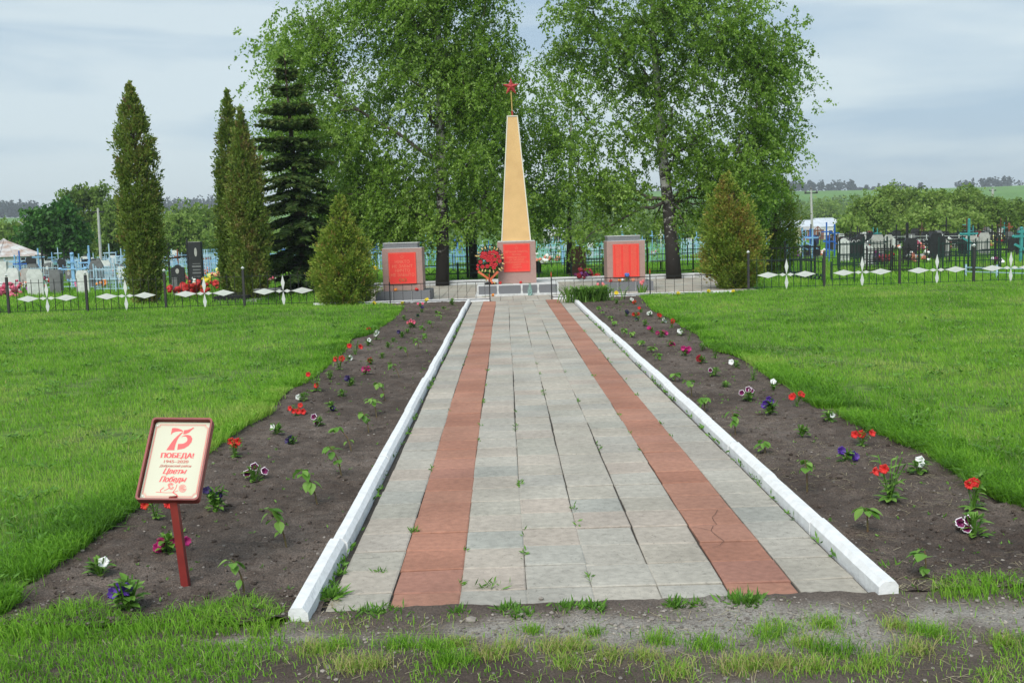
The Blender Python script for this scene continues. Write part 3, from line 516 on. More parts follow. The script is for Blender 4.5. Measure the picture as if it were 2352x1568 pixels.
# ---- wreath on its stand
M_dkl = ramp_mat('wreath_leaf', [(.008, .013, .008), (.02, .03, .014), (.04, .025, .012)], .5, .1)
M_rose = mat('red_rose', (.60, .028, .038), .6, (.40, .012, .02), 30.); M_cream = mat('gold_leaf', (.68, .52, .25), .5, (.50, .36, .12), 20.); M_orange = mat('orange_ribbon', (.62, .15, .055), .5, (.45, .09, .04), 14., 0, 60)
wc = P(1126, 597, 27.25); wt_ = thing('funeral_wreath', 'round wreath of red artificial roses leaning on the obelisk plinth', 'wreath', (wc[0], wc[1], .289))
zc = wc[2]-.289
n = 900; a = rng.random(n)*2*math.pi; r = np.sqrt(rng.random(n)); C = np.stack([r*np.cos(a)*.36, rng.normal(0, .035, n)+.05*(1-r), zc+r*np.sin(a)*.40], 1); U = rdir(n)*.045; U[:, 1] *= .5; V_ = rdir(n)*.02
link('foliage', leaf_mesh('foliage', C, U, V_, rng.random(n)), M_dkl, wt_)
def rose(mb, c, r):
    for k, (nn, rr, dy) in enumerate(((6, 1., 0), (5, .72, -.25), (4, .42, -.42))):
        for i_ in range(nn):
            a = 2*math.pi*(i_+.5*k)/nn+k; x, z = math.cos(a), math.sin(a); t_ = Vector((-z, 0, x))
            o = Vector(c)+Vector((x, 0, z))*r*rr*.45+Vector((0, dy*r, 0)); e = Vector(c)+Vector((x, 0, z))*r*rr+Vector((0, (dy-.25+.2*k)*r, 0)); wv = r*rr*.55
            mb.add([o-t_*wv*.7, e-t_*wv, e+Vector((x, 0, z))*r*.1, e+t_*wv, o+t_*wv*.7], [(0, 1, 2, 3, 4)])
    mb.blob((c[0], c[1]-.25*r, c[2]), r*.45, jit=.15)
for x, z in ((-.12, .17), (0, .20), (.1, .21), (.17, .17), (.22, .08), (-.22, .10), (-.14, .07), (-.03, .10), (.06, .1), (-.26, -.04), (-.06, .0), (.04, -.02), (.13, .01), (.25, -.03), (-.21, -.17), (-.08, -.16), (.03, -.11), (.14, -.12), (.09, -.2), (-.19, .18), (.02, .05), (-.33, -.13), (-.34, -.22)):
    rs_ = .036 if x < -.3 else .05; m_ = MB(); rose(m_, (x, -.07, zc+z), rs_); obj('rose', m_, M_rose, wt_)
for x, z in ((-.2, .30), (-.12, .32), (0, .335), (.12, .31), (.19, .28), (-.3, .2), (.31, .13), (.33, .05), (-.31, .12), (.34, -.1), (-.22, -.27), (-.14, -.28), (-.02, -.29), (.08, -.31), (.24, -.25), (.27, -.27), (.31, -.22), (-.12, -.52), (-.03, -.52), (.10, -.60), (-.36, .12)):
    m_ = MB(); d = Vector((x, 0, z)).normalized(); s_ = Vector((-d.z, 0, d.x)); c = Vector((x, -.06, zc+z)); m_.add([c-d*.045, c+s_*.022+Vector((0, -.018, 0)), c+d*.05, c-s_*.022+Vector((0, -.018, 0))], [(0, 1, 2, 3)]); m_.blob(c-d*.01, (.02, .015, .026)); obj('gilt_leaf', m_, M_cream, wt_)
rb = MB()
for a, b_ in (((-.33, -.29), (-.02, -.52)), ((.2, -.31), (-.02, -.52)), ((-.02, -.5), (.05, -.62)), ((-.02, -.5), (-.05, -.58))):
    a, b_ = Vector((a[0], -.09, zc+a[1])), Vector((b_[0], -.11, zc+b_[1])); s_ = Vector((-(b_-a).z, 0, (b_-a).x)).normalized()*.032; md = (a+b_)/2+Vector((0, -.025, 0)); rb.add([a-s_, md-s_*.8, b_-s_, b_+s_, md+s_*.8, a+s_], [(0, 1, 4, 5), (1, 2, 3, 4)])
obj('ribbon', rb, M_orange, wt_)
sd = MB(); sd.tube([(-.01, .04, zc-.35), (-.01, .10, .04)], .012); sd.tube([(.1, .05, zc-.2), (.0, .4, .02)], .01); sd.lathe([(.16, 0), (.16, .045), (.13, .06)], (-.01, .06, .001), 14); obj('stand', sd, M_black, wt_)
# ---- low railing round the paving: twisted bars, red spear heads on the posts
def railing(label, xs_posts, x0, x1, y, dz=0.):
    t = thing('low_railing', label, 'railing', (x0, y, -.02))
    obj('rail', MB().bar((0, 0, .50), (x1-x0, 0, .50), .022, .018), M_black, t); obj('rail', MB().bar((0, 0, .075), (x1-x0, 0, .075), .022, .018), M_black, t)
    bars = MB(); x = .11
    while x < x1-x0-.05:
        k = 14; pts = [(x+.004*math.cos(i_*2.2), .004*math.sin(i_*2.2), .08+.412*i_/k) for i_ in range(k+1)]; bars.tube(pts, [.0075 if i_ % 2 else .0055 for i_ in range(k+1)], 4); x += .222
    obj('twisted_bars', bars, M_black, t)
    for px in xs_posts:
        p = obj('post', MB().bar((px-x0, .002, 0), (px-x0, .002, .56), .026), M_black, t)
        obj('spear_head', MB().lathe([(.008, 0), (.016, .05), (.014, .09), (.003, .14)], (px-x0, .002, .556), 6), M_spear, p)
    return t
lx1 = G(1126, 690)[0]; rx0 = G(1268, 688)[0]; yr = 24.93
xp = lambda zx, zy, Z=ZM: P(*Z(zx, zy), yr)[0]
railing('low black railing of twisted bars in front of the stele reading НИКТО НЕ ЗАБЫТ', [xp(320, 800), lx1], -3.95, lx1, yr)
railing('low black railing of twisted bars in front of the stele with names', [rx0, xp(1078, 800, ZN)], rx0, 5.05, yr)
# ---- flowers laid at the stones, bottle
M_tul = mat('pink_tulip', (.72, .22, .22), .5, (.62, .12, .14), 20.); M_stem = ramp_mat('stem', [(.04, .10, .025), (.08, .17, .04)], .6, .15)
M_glass, _t, _b = _m('green_glass'); _b.inputs['Base Color'].default_value = (.55, .80, .74, 1); _b.inputs['Roughness'].default_value = .12; _b.inputs['Transmission Weight'].default_value = .75; _b.inputs['IOR'].default_value = 1.3
def flower_mat(name, c, k=.6): return mat(name, c, .55, tuple(x*k for x in c), 26.)
FM = dict(red=flower_mat('red_petal', (.62, .03, .025)), white=flower_mat('white_petal', (.78, .80, .78), .9), magenta=flower_mat('magenta_petal', (.45, .015, .16)), navy=flower_mat('navy_petal', (.028, .014, .09)), violet=flower_mat('violet_petal', (.09, .03, .30)), purple=flower_mat('purple_petal', (.16, .008, .085)), pink=flower_mat('pink_petal', (.72, .13, .22)), yellow=flower_mat('yellow_petal', (.80, .62, .03), .8), orange=flower_mat('orange_petal', (.80, .27, .03), .75), crimson=flower_mat('crimson_petal', (.34, .015, .035)), lilac=flower_mat('lilac_petal', (.36, .12, .42), .7), salmon=flower_mat('salmon_petal', (.75, .27, .17), .75), blue=flower_mat('blue_petal', (.10, .22, .60), .7), lemon=flower_mat('lemon_petal', (.72, .75, .20), .8))
def laid(label, c, col, ang, ln=.32, cat='flower'):
    t = thing('cut_carnation', label, cat, c, None, ang); obj('stem', MB().tube([(0, 0, .008), (ln*.6, .01, .014), (ln, 0, .02)], .005, 5), M_stem, t)
    h = MB(); 
    for _ in range(5): h.blob((random.uniform(-.02, .02), random.uniform(-.02, .02), random.uniform(.0, .03)), .034, jit=.35)
    return obj('bloom', h, FM[col], t, (ln+.02, 0, .02))
oz = lambda zx, zy, y, z: (P(*zm(1180, 590, 9.8)(zx, zy), y)[0], y, z)
laid('red carnation lying alone on the obelisk plinth below the plaque', oz(1000, 1130, 27.25, .29), 'red', R(172))
laid('red carnation with a leafy stem lying on the plinth above the glass bottle', oz(1440, 1120, 27.2, .29), 'red', R(160), .26); 
laid('pale orange flower lying at the foot of the plinth under the wreath', oz(250, 1470, 26.7, .006), 'orange', R(4), .26)
sz = lambda zx, zy, y, z, Z=zm(940, 590, 9.224): (P(*Z(zx, zy), y)[0], y, z)
laid('orange carnation on the base of the НИКТО НЕ ЗАБЫТ stele', sz(740, 1230, s1.location.y+.09, .255), 'orange', R(178), .3)
laid('red carnation drooping over the base of the НИКТО НЕ ЗАБЫТ stele', sz(720, 1230, s1.location.y+.03, .258), 'red', R(-4), .22)
sq = lambda zx, y, z, Z=zm(1480, 580, 8.71): (P(*Z(zx, 1060), y)[0], y, z)
y2 = s2.location.y+.1
laid('dark red carnation on the base of the stele with names', sq(600, y2, .255), 'red', R(180), .2); laid('orange carnation lying under the blue bouquet', sq(700, y2-.02, .255), 'orange', R(182), .1); laid('white flower lying just left of the blue bouquet', sq(760, y2, .256), 'white', R(175), .1); laid('salmon carnation lying right of the blue bouquet', sq(800, y2, .256), 'salmon', R(5), .1)
bq = thing('bouquet', 'small bouquet of blue flowers propped against the stele with names', 'bouquet', sq(770, y2, .255)); h = MB()
for _ in range(14): h.blob((random.uniform(-.05, .05), random.uniform(-.04, .04), .17+random.uniform(-.03, .04)), .026, jit=.3)
obj('blooms', h, FM['blue'], bq); h = MB()
for k in range(9): h.tube([(random.uniform(-.08, .08), random.uniform(-.03, .03), .004), (random.uniform(-.02, .02), 0, .16)], .005, 4)
obj('stems', h, M_stem, bq)
bt = thing('glass_bottle', 'pale green glass bottle standing on the paving before the obelisk plinth', 'bottle', (P(*zm(1180, 590, 9.8)(1425, 1450), 26.72)[0], 26.72, .005))
obj('body', MB().lathe([(.055, 0), (.062, .02), (.062, .13), (.05, .18), (.032, .22), (.03, .28), (.034, .30)], n=14), M_glass, bt, smooth=True); h = MB()
for k in range(5): h.tube([(0, 0, .02), (random.uniform(-.03, .03), random.uniform(-.02, .02), .33)], .004, 4)
obj('stems', h, M_stem, bt)
# ================================================================== RED SIGN
sg = G(428, 1355); sgn = thing('information_sign', 'cream sign in a red tray frame on a post, reading ПОБЕДА! 1945-2020', 'sign', (sg[0], sg[1], 0), None, 0)
M_sgn = mat('sign_red', (.235, .030, .026), .42, (.19, .024, .022), 10.); M_cr = mat('cream_board', (.55, .545, .42), .45, (.53, .525, .405), 3.); M_ink = mat('coral_ink', (.80, .10, .10), .5, (.76, .09, .09), 10.); M_inkd = mat('dull_ink', (.62, .16, .12), .5); M_scr = mat('screw', (.75, .75, .72), .35, metal=.3)
# tray: lower edge from (313,1150) to (460,1157), tilted back about 30 degrees
pb0, pb1 = P(313, 1151, sg[1]), P(460, 1158, sg[1]); TW = float(np.linalg.norm(pb1-pb0)); best = None
for yt in np.linspace(sg[1], sg[1]+.35, 200):
    q0, q1 = P(345, 965, yt), P(490, 968, yt); e = abs((q0+q1)[0]-(pb0+pb1)[0]); best = min(best or (9, 0), (e, yt))
q0, q1 = P(345, 965, best[1]), P(490, 968, best[1]); lo = (pb0+pb1)/2; up = (q0+q1)/2; ux = Vector((1, 0, float((pb1-pb0)[2]/TW)*.5)).normalized(); uy = Vector(up-lo); TH = uy.length; uy.normalize(); uz = ux.cross(uy).normalized(); uy = uz.cross(ux)
zs = lo[2]
obj('post', MB().bar((-.0, .012, -.05), (-.035, .012, zs+.03), .034, .034), M_sgn, sgn)
fr = bpy.data.objects.new('tray', None)
trm = MB(); TW *= .985; h2 = TW/2; rr_ = .018
def rrect(w0, w1, h0, h1, r, n=4):
    o = []
    for cx, cy_, a0 in ((w1-r, h1-r, 0), (w0+r, h1-r, 90), (w0+r, h0+r, 180), (w1-r, h0+r, 270)):
        for k in range(n+1): a = R(a0+90*k/n); o.append((cx+r*math.cos(a), cy_+r*math.sin(a)))
    return o
A = rrect(-h2, h2, 0, TH, rr_); B_ = rrect(-h2+.009, h2-.009, .009, TH-.009, rr_*.7); n = len(A)
trm.add([(*p, -.006) for p in A]+[(*p, .036) for p in A]+[(*p, .036) for p in B_]+[(*p, .002) for p in B_], [(i_+a*n, (i_+1) % n+a*n, (i_+1) % n+(a+1)*n, i_+(a+1)*n) for a in range(3) for i_ in range(n)]+[tuple(range(n))[::-1]])
M4 = Matrix.Translation(Vector(lo)-Vector((sg[0], sg[1], 0))) @ Matrix((ux, uy, uz)).transposed().to_4x4()
tr = obj('tray_frame', trm, M_sgn, sgn); tr.matrix_local = M4
bd = MB(); C_ = rrect(-h2+.012, h2-.012, .012, TH-.012, .014); bd.add([(*p, .0045) for p in C_]+[(*p, .009) for p in C_], [(tuple(range(n, 2*n))), tuple(range(n))[::-1]]+[(i_, (i_+1) % n, n+(i_+1) % n, n+i_) for i_ in range(n)])
board = obj('board', bd, M_cr, tr)
# printing, drawn in the plane of the board; local sign picture: px of the enlarged photograph -> board
def sp_(x, y):
    t = (1360-y)/(1360-165); xl = 255+(500-255)*t; xr = 1190+(1390-1190)*t; return ((x-xl)/(xr-xl)-.5)*(TW-.024), .012+t*(TH-.024)
ink = MB()
def area(pts, mb=ink, z=.0102): mb.add([(*sp_(*p), z) for p in pts], [tuple(range(len(pts)))])
def strip(a, b_, mb=ink): 
    for i_ in range(len(a)-1): mb.add([(*sp_(*p), .0102) for p in (a[i_], a[i_+1], b_[i_+1], b_[i_])], [(0, 1, 2, 3)])
strip([(760, 262), (800, 258), (850, 262), (900, 280), (940, 302)], [(742, 366), (770, 335), (810, 318), (860, 310), (930, 312)])         # 7: the flag and its leg
strip([(935, 318), (890, 345), (840, 390), (790, 440), (745, 500), (705, 560), (672, 608)], [(938, 325), (905, 360), (868, 410), (840, 460), (818, 520), (806, 570), (800, 608)])
strip([(955, 292), (1010, 286), (1060, 268), (1112, 250)], [(940, 358), (985, 350), (1030, 330), (1112, 253)])                          # 5: star tail, bowl
strip([(905, 405), (930, 385), (970, 368), (1020, 366), (1065, 382), (1088, 425), (1075, 480), (1030, 535), (960, 580), (848, 602)], [(910, 402), (940, 390), (975, 390), (1000, 405), (1010, 430), (1008, 455), (990, 480), (955, 500), (915, 508), (860, 510)])
for a in range(10): pass
sc_ = [(1098+18*p[0], 258-18*p[1]) for p in star_pts(1)]; ink.add([(*sp_(*p), .0104) for p in sc_], [tuple(range(10))])
i75 = obj('numeral', ink, M_ink, board)
def tline(s, x0, x1, yb, hgt, shear=0., bw=.035, name='lettering', m=None):
    v, f = text_geo(s, 1., 'LEFT', 0, shear); xa = min(p[0] for p in v); xb = max(p[0] for p in v); cap = .70; X0, X1 = sp_(x0, yb)[0], sp_(x1, yb)[0]; Y0 = sp_(x0, yb)[1]; k = (X1-X0)/(xb-xa); hz = sp_(x0, yb-hgt)[1]-Y0
    v, f = text_geo(s, 1., 'LEFT', 0, shear); mb = MB()
    for q_ in range(4): mb.add([(X0+(p[0]-xa)*k+(q_-1.5)*bw*hz, Y0+p[1]*hz/cap, .0102+q_*.00008) for p in v], f)
    return obj(name, mb, m or M_ink, board)
tline('ПОБЕДА!', 585, 1108, 728, 74, 0, .055); tline('1945–2020', 636, 1028, 806, 44, 0, .035, m=M_inkd); tline('Добровский район', 568, 1078, 868, 34, .15, .025, m=M_inkd)
tline('Цветы', 622, 1000, 972, 82, .35, .035); tline('Победы', 570, 1000, 1095, 82, .35, .035)
ln = MB()
def pline(pts, w=.0009):
    q_ = [Vector((*sp_(*p), .0101)) for p in pts]
    for a, b_ in zip(q_, q_[1:]): s_ = Vector((-(b_-a).y, (b_-a).x, 0)).normalized()*w; ln.add([a-s_, b_-s_, b_+s_, a+s_], [(0, 1, 2, 3)])
def arc(cx, cy_, rx, ry, a0, a1, n=10): return [(cx+rx*math.cos(R(a0+(a1-a0)*k/n)), cy_+ry*math.sin(R(a0+(a1-a0)*k/n))) for k in range(n+1)]
def brd(i_, w):                                                     # printed border with notched corners, in board units
    X0, X1, Y0, Y1, r = -h2+.012+i_, h2-.012-i_, .012+i_*1.6, TH-.012-i_*1.6, .016; pts = []
    for cx, cy_, a0, a1 in ((X1, Y1, 270, 180), (X0, Y1, 0, -90), (X0, Y0, 90, 0), (X1, Y0, 180, 90)): pts += [(cx+r*math.cos(R(a0+(a1-a0)*k/5)), cy_+r*math.sin(R(a0+(a1-a0)*k/5))) for k in range(6)]
    pts.append(pts[0]); q_ = [Vector((*p, .0101)) for p in pts]
    for a, b_ in zip(q_, q_[1:]): s_ = Vector((-(b_-a).y, (b_-a).x, 0)).normalized()*w; ln.add([a-s_, b_-s_, b_+s_, a+s_], [(0, 1, 2, 3)])
brd(.0085, .0009); brd(.0115, .0004)
pline([(520, 1248), (700, 1256), (790, 1252), (880, 1222)], .0010); pline([(790, 1252), (850, 1280), (880, 1312)], .0022); pline([(790, 1252), (840, 1190), (858, 1130)], .0014); pline([(600, 1250), (590, 1220), (650, 1175)], .0016); pline([(650, 1225), (700, 1205), (740, 1180)], .0014)
for rx in (58, 40, 24, 10): pline(arc(950, 1190, rx, rx*.95, 0, 340, 12), .0011)
for rx in (40, 24): pline(arc(765, 1160, rx, rx*1.2, 10, 330, 10), .0013)
pline(arc(745, 1140, 34, 22, 120, 400, 8), .0012)
obj('line_drawing', ln, M_ink, board)
for px, py in ((525, 225), (1365, 228), (303, 1308), (1178, 1312)):
    x, y = sp_(px, py); obj('screw', MB().lathe([(.0052, 0), (.0045, .0025), (.002, .0035)], (x, y, .009), 10), M_scr, board)
# ================================================================== CEMETERY FENCE WITH WHITE CROSSES
M_dgreen = mat('dark_green_iron', (.012, .040, .036), .5, (.016, .026, .026), 12.); M_silver = mat('silver_paint', (.66, .67, .66), .55, (.56, .58, .58), 6., .1, 60.)
M_post = mat('charcoal_iron', (.030, .030, .034), .5, (.045, .04, .04), 10.)
def rhomb(cx, cz, w, h): return [(cx-w/2, cz), (cx, cz-h/2), (cx+w/2, cz), (cx, cz+h/2)]
def cross_fence(label, posts, orn, y, m):
    t = thing('cemetery_fence', label, 'fence', (posts[0], y, -.02))
    X0 = posts[0]
    for k, px in enumerate(posts):
        p = obj('post', MB().box((px-X0, 0, .47), (.055, .055, .94)), M_post, t)
        obj('finial', MB().lathe([(.004, 0), (.042, .035), (.042, .045), (.004, .085)], (px-X0, 0, .945), 4), M_silver, p)
    for a, b_ in zip(posts, posts[1:]):
        a, b_ = a-X0+.03, b_-X0-.03; g = MB()
        g.bar((a, 0, .075), (b_, 0, .075), .02, .012); g.bar((a, 0, .775), (b_, 0, .775), .02, .012); n = max(2, round((b_-a)/.195))
        for i_ in range(1, n): x = a+(b_-a)*i_/n; g.bar((x, .002, -.03), (x, .002, .86), .0125)
        c = (a+b_)/2
        if m is M_black:
            for s in (-1, 1): g.tube([(c+s*(.1+.75*k/8), -.004, .10+.22*math.sin(math.pi*k/8)) for k in range(9)], .006, 4)
        pn = obj('bar_panel', g, m, t)
        o = MB(); z = .385
        for s in (-1, 1):
            o.prism(rhomb(s*.10, z, .185, .085), -.026, -.016); o.prism(rhomb(s*.475, z, .56, .155), -.026, -.016)
        o.prism(rhomb(0, z+.205, .095, .40), -.026, -.016); o.prism(rhomb(0, z-.205, .095, .40), -.026, -.016)
        obj('white_cross', o, M_silver, pn, (c, 0, 0))
    return t
YL, YR_ = 25.75, 26.25
pL = [P(u, 700, YL)[0] for u in (-162, 19.5, 200.5, 381.5, 562, 743)]; pR = [P(u, 655, YR_)[0] for u in (1719, 1893, 2066, 2236, 2404)]
cross_fence('black iron fence with white diamond crosses before the tall lone thuja', pL, None, YL, M_black)
cross_fence('dark green iron fence with white diamond crosses on the side of the silver pole', pR, None, YR_, M_dgreen)
# ================================================================== GRAVES
PC = dict(sky=(.24, .47, .74), blue=(.03, .14, .52), pale=(.42, .60, .74), teal=(.05, .30, .30), mint=(.20, .55, .45), black=(.012, .012, .014), green=(.012, .035, .03), white=(.66, .68, .67), grey=(.42, .42, .40), dgrey=(.16, .165, .17), stone=(.022, .023, .026), brown=(.10, .045, .028), rust=(.26, .075, .03), red=(.20, .022, .018), cream=(.62, .58, .42), rose=(.24, .12, .10), navy=(.018, .03, .09))
PM = {k: mat('paint_'+k, c, .55 if k not in ('grey', 'dgrey') else .8, tuple(x*.75 for x in c), 7., .1, 50.) for k, c in PC.items()}
GZ = -.06
def place(Z, x, yb, yt, depth=None):
    u, v = Z(x, yb); g = G(u, v, GZ) if depth is None else P(u, v, depth); Y = g[1]; top = P(*Z(x, yt), Y); return g[0], Y, max(.1, top[2]-GZ)
def wpx(Z, a, b_, Y): return abs(Z(b_, 0)[0]-Z(a, 0)[0])*Y/F_PX
def iron_cross(label, Z, x, yb, yt, col, arm, w, th=.05, slant=None, short=None, orn=False, depth=None, name='grave_cross', group=None, flat=False):
    X, Y, H = place(Z, x, yb, yt, depth); t = MB(); fz = lambda yy: max(.05, P(*Z(x, yy), Y)[2]-GZ); td = th*.5 if flat else th
    t.bar((0, 0, -.1), (0, 0, H), th, td); za = fz(arm); t.bar((-w/2, -.003, za), (w/2, -.003, za), th*.97, td*.97)
    if short: t.bar((-short[1]/2, -.003, fz(short[0])), (short[1]/2, -.003, fz(short[0])), th*.95, td*.95)
    if slant: t.bar((-slant[1]/2, -.004, fz(slant[0])+slant[1]*.28), (slant[1]/2, -.004, fz(slant[0])-slant[1]*.28), th*.9, td*.9)
    t.blob((0, 0, H+.02), th*.75, jit=.05)
    for s in (-1, 1): t.blob((s*w/2, 0, za), th*.7, jit=.05)
    if orn:
        for s in (-1, 1):
            for zz in (za+.07, za-.07):
                for k in range(2): t.tube([(s*(.07+.12*k+.05*math.cos(a)), -.004, zz+.05*math.sin(a)*(1 if zz > za else -1)) for a in np.linspace(0, 5, 9)], .009, 4)
            t.tube([(s*(.03+.06*math.sin(a)), -.004, H*.97-.3*a/6) for a in np.linspace(0, 6, 9)], .008, 4); t.tube([(s*.05*math.sin(a*.8), -.004, za-.1-.35*a/6) for a in np.linspace(0, 6, 9)], .009, 4)
    return tag(obj(name, t, PM[col], None, (X, Y, GZ)), label, 'cross', group)
def slab(label, Z, x, yb, yt, w, col, top='round', th=.1, photo=None, base=True, depth=None, text=False, group=None, lean=0):
    X, Y, H = place(Z, x, yb, yt, depth); n = 9; hw = w/2
    if top == 'round': P_ = [(hw*math.cos(math.pi*k/n), H-hw*.55+hw*.55*math.sin(math.pi*k/n)) for k in range(n+1)]
    elif top == 'peak': P_ = [(hw, H-hw*.7), (hw*.25, H-.02), (0, H), (-hw*.25, H-.02), (-hw, H-hw*.7)]
    elif top == 'ogee': P_ = [(hw, H-hw*.75), (hw*.9, H-hw*.45), (hw*.45, H-hw*.3), (hw*.25, H-hw*.05), (0, H), (-hw*.25, H-hw*.05), (-hw*.45, H-hw*.3), (-hw*.9, H-hw*.45), (-hw, H-hw*.75)]
    elif top == 'slope': P_ = [(hw, H), (-hw, H-.06)]
    else: P_ = [(hw, H), (-hw, H)]
    b_ = .1 if base else -.1; t = thing('headstone', label, 'gravestone', (X, Y, GZ), group, lean)
    obj('slab', MB().prism([(-hw, b_), (hw, b_)]+P_, -th/2, th/2), PM[col], t)
    if base: obj('base', MB().box((0, 0, .03), (w*1.35, th*2.4, .18)), PM['dgrey' if col in ('stone', 'dgrey') else col], t)
    if photo: zc_ = H*.72; obj('portrait', MB().prism([(.07*math.cos(a), zc_+.10*math.sin(a)) for a in np.linspace(0, 2*math.pi, 13)[:-1]], -th/2-.012, -th/2+.004), PM[photo], t)
    if text:
        m_ = MB(); r2 = random.Random(int(X*97)+5)
        for k in range(5):
            zz = H*(.52-.075*k); ww = hw*r2.uniform(.45, .75); m_.prism([(-ww, zz), (ww, zz), (ww, zz+.03), (-ww, zz+.03)], -th/2-.006, -th/2+.003)
        obj('inscription', m_, PM['grey'], t)
    return t
def rails(label, pts, zs_, col, post=1.0, th=.034, name='grave_fence', bars=0, cat='fence', group=None, bt=.014, extra=None):
    """enclosure along ground points: rails at heights zs_, posts, optional thin bars"""
    X0, Y0 = pts[0][:2]; m_ = MB()
    for a, b_ in zip(pts, pts[1:]):
        a, b_ = Vector((a[0]-X0, a[1]-Y0, 0)), Vector((b_[0]-X0, b_[1]-Y0, 0)); ln = (b_-a).length
        for z in zs_: m_.bar(a+Vector((0, 0, z)), b_+Vector((0, 0, z)), th, th*.8)
        if bars:
            n = max(2, int(ln/bars))
            for k in range(1, n): c = a+(b_-a)*k/n; m_.bar(c+Vector((0, 0, min(zs_)-.05)), c+Vector((0, 0, max(zs_)+.04)), bt)
        n = max(1, round(ln/post))
        for k in range(n+1): c = a+(b_-a)*k/n; m_.bar(c+Vector((0, 0, -.1)), c+Vector((0, 0, max(zs_)+.09)), th*1.35)
        if extra == 'arcs':
            n = int(ln/.22)
            for k in range(n): c = a+(b_-a)*(k+.5)/n; dv = (b_-a).normalized(); m_.tube([c+dv*.1*math.cos(w_)+Vector((0, 0, max(zs_)+.015+.1*math.sin(w_))) for w_ in np.linspace(0, math.pi, 7)], .012, 4, mi=1)
        if extra == 'key':
            n = int(ln/.5); dv = (b_-a).normalized()
            for k in range(n):
                c = a+(b_-a)*(k+.5)/n
                for p_, q_ in (((-.2, .18), (.12, .18)), ((.12, .18), (.12, .34)), ((-.12, .34), (.22, .34)), ((-.12, .34), (-.12, .5))): m_.bar(c+dv*p_[0]+Vector((0, 0, p_[1])), c+dv*q_[0]+Vector((0, 0, q_[1])), .022)
        if extra == 'zig':
            n = int(ln/.3); dv = (b_-a)/n
            for z in zs_[:-1]:
                for k in range(n): c = a+dv*k; m_.bar(c+Vector((0, 0, z)), c+dv*.5+Vector((0, 0, z+.15)), .03, .02); m_.bar(c+dv*.5+Vector((0, 0, z+.15)), c+dv+Vector((0, 0, z)), .03, .02)
    return tag(obj(name, m_, [PM[col], PM['white']], None, (X0, Y0, GZ)), label, cat, group)
def gpt(Z, x, y): return G(*Z(x, y), GZ)
def rect(x, y, w, d): return [(x, y), (x+w, y), (x+w, y+d), (x, y+d), (x, y)]
FCN = dict(red='red', white='white', magenta='magenta', pink='pink', yellow='yellow', orange='orange', lilac='lilac', salmon='salmon', lemon='yellow green', purple='deep purple', blue='blue', crimson='crimson')
def bunch(label, Z, x, y, cols, size=.2, n=9, h=.25, depth=None, group=None):
    u, v = Z(x, y); g = G(u, v, GZ) if depth is None else np.array([*P(u, v, depth)[:2], GZ]); t = thing('flower_bunch', label, 'artificial flowers', (g[0], g[1], GZ), group); cols = cols.split('+')
    lf = MB()
    for _ in range(10): d = Vector((random.gauss(0, 1), random.gauss(0, 1), random.uniform(.6, 2))).normalized(); s = Vector((random.gauss(0, 1), random.gauss(0, 1), 0)).normalized()*.03; L_ = h*random.uniform(.6, 1.05); lf.add([(0, 0, 0), d*L_*.55+s, d*L_, d*L_*.55-s], [(0, 1, 2, 3)], random.random())
    obj('leaves', lf, M_weed, t)
    for c in cols:
        b_ = MB()
        for _ in range(max(3, n//len(cols))): b_.blob((random.gauss(0, size*.5), random.gauss(0, size*.35), h+random.gauss(0, size*.3)), random.uniform(.05, .085)*(size/.2)**.5, jit=.35)
        obj('blooms', b_, FM[c], t)
    return t
# ---------------- west part, in front of and beside the lone thuja
iron_cross('deep blue iron cross with a slanting foot bar', ZL, 365, 1010, 470, 'blue', 680, .62, .055, (860, .5))
iron_cross('light blue cross of wide planks with two arms', ZL, 1265, 1080, 520, 'sky', 765, 1.05, .13, (1000, .5), (650, .36), flat=True)
iron_cross('tall light blue pipe cross with slanting foot bar beside the plank cross', ZL, 1560, 1110, 390, 'sky', 655, .85, .06, (930, .8))
iron_cross('thin black cross standing behind the purple flowers', ZL, 745, 1010, 400, 'black', 530, .6, .04)
iron_cross('thin black cross rising behind the turquoise panel fence', ZL, 1115, 860, 440, 'black', 575, .6, .04)
iron_cross('pale blue cross half hidden by the lone thuja', ZL, 2090, 900, 430, 'pale', 545, .6, .05, (750, .6))
iron_cross('large bright blue cross above the blue panel fence', ZL, 1985, 640, 310, 'blue', 420, 1.3, .12, None, (370, .5))
slab('pale stone pillar with sloping shoulders nearest the corner of the picture', ZL, 80, 1090, 640, .38, 'white', 'flat', .2)
slab('white rounded headstone standing among coral flowers', ZL, 465, 1080, 750, .50, 'grey', 'round', .13)
slab('white rounded headstone with a dark oval portrait', ZL, 560, 1010, 690, .42, 'white', 'round', .12, 'brown')
slab('small shiny white peaked headstone by the purple flowers', ZL, 705, 960, 700, .5, 'white', 'peak', .12)
slab('leaning grey headstone with a pale portrait beside the turquoise panels', ZL, 830, 980, 655, .34, 'dgrey', 'slope', .1, 'white')
slab('dark narrow headstone with portrait behind the plank cross', ZL, 1185, 970, 790, .34, 'dgrey', 'flat', .1, 'grey')
slab('white headstone with engraved text near the lone thuja', ZL, 1895, 850, 600, .42, 'white', 'flat', .12, None, True, None, True)
slab('black headstone between the two light blue crosses', ZL, 1630, 870, 690, .42, 'stone', 'flat', .12, 'grey')
slab('narrow black headstone behind the pipe cross', ZL, 1500, 740, 520, .36, 'stone', 'flat', .1)
slab('tapered cream pillar beyond the plank cross', ZL, 1195, 600, 400, .4, 'cream', 'peak', .3)
slab('brown wooden grave marker in front of the shed', ZL, 460, 690, 500, .4, 'brown', 'peak', .12)
slab('dark plaque stone behind the blue panel fence', ZL, 2050, 660, 480, .5, 'stone', 'flat', .12)
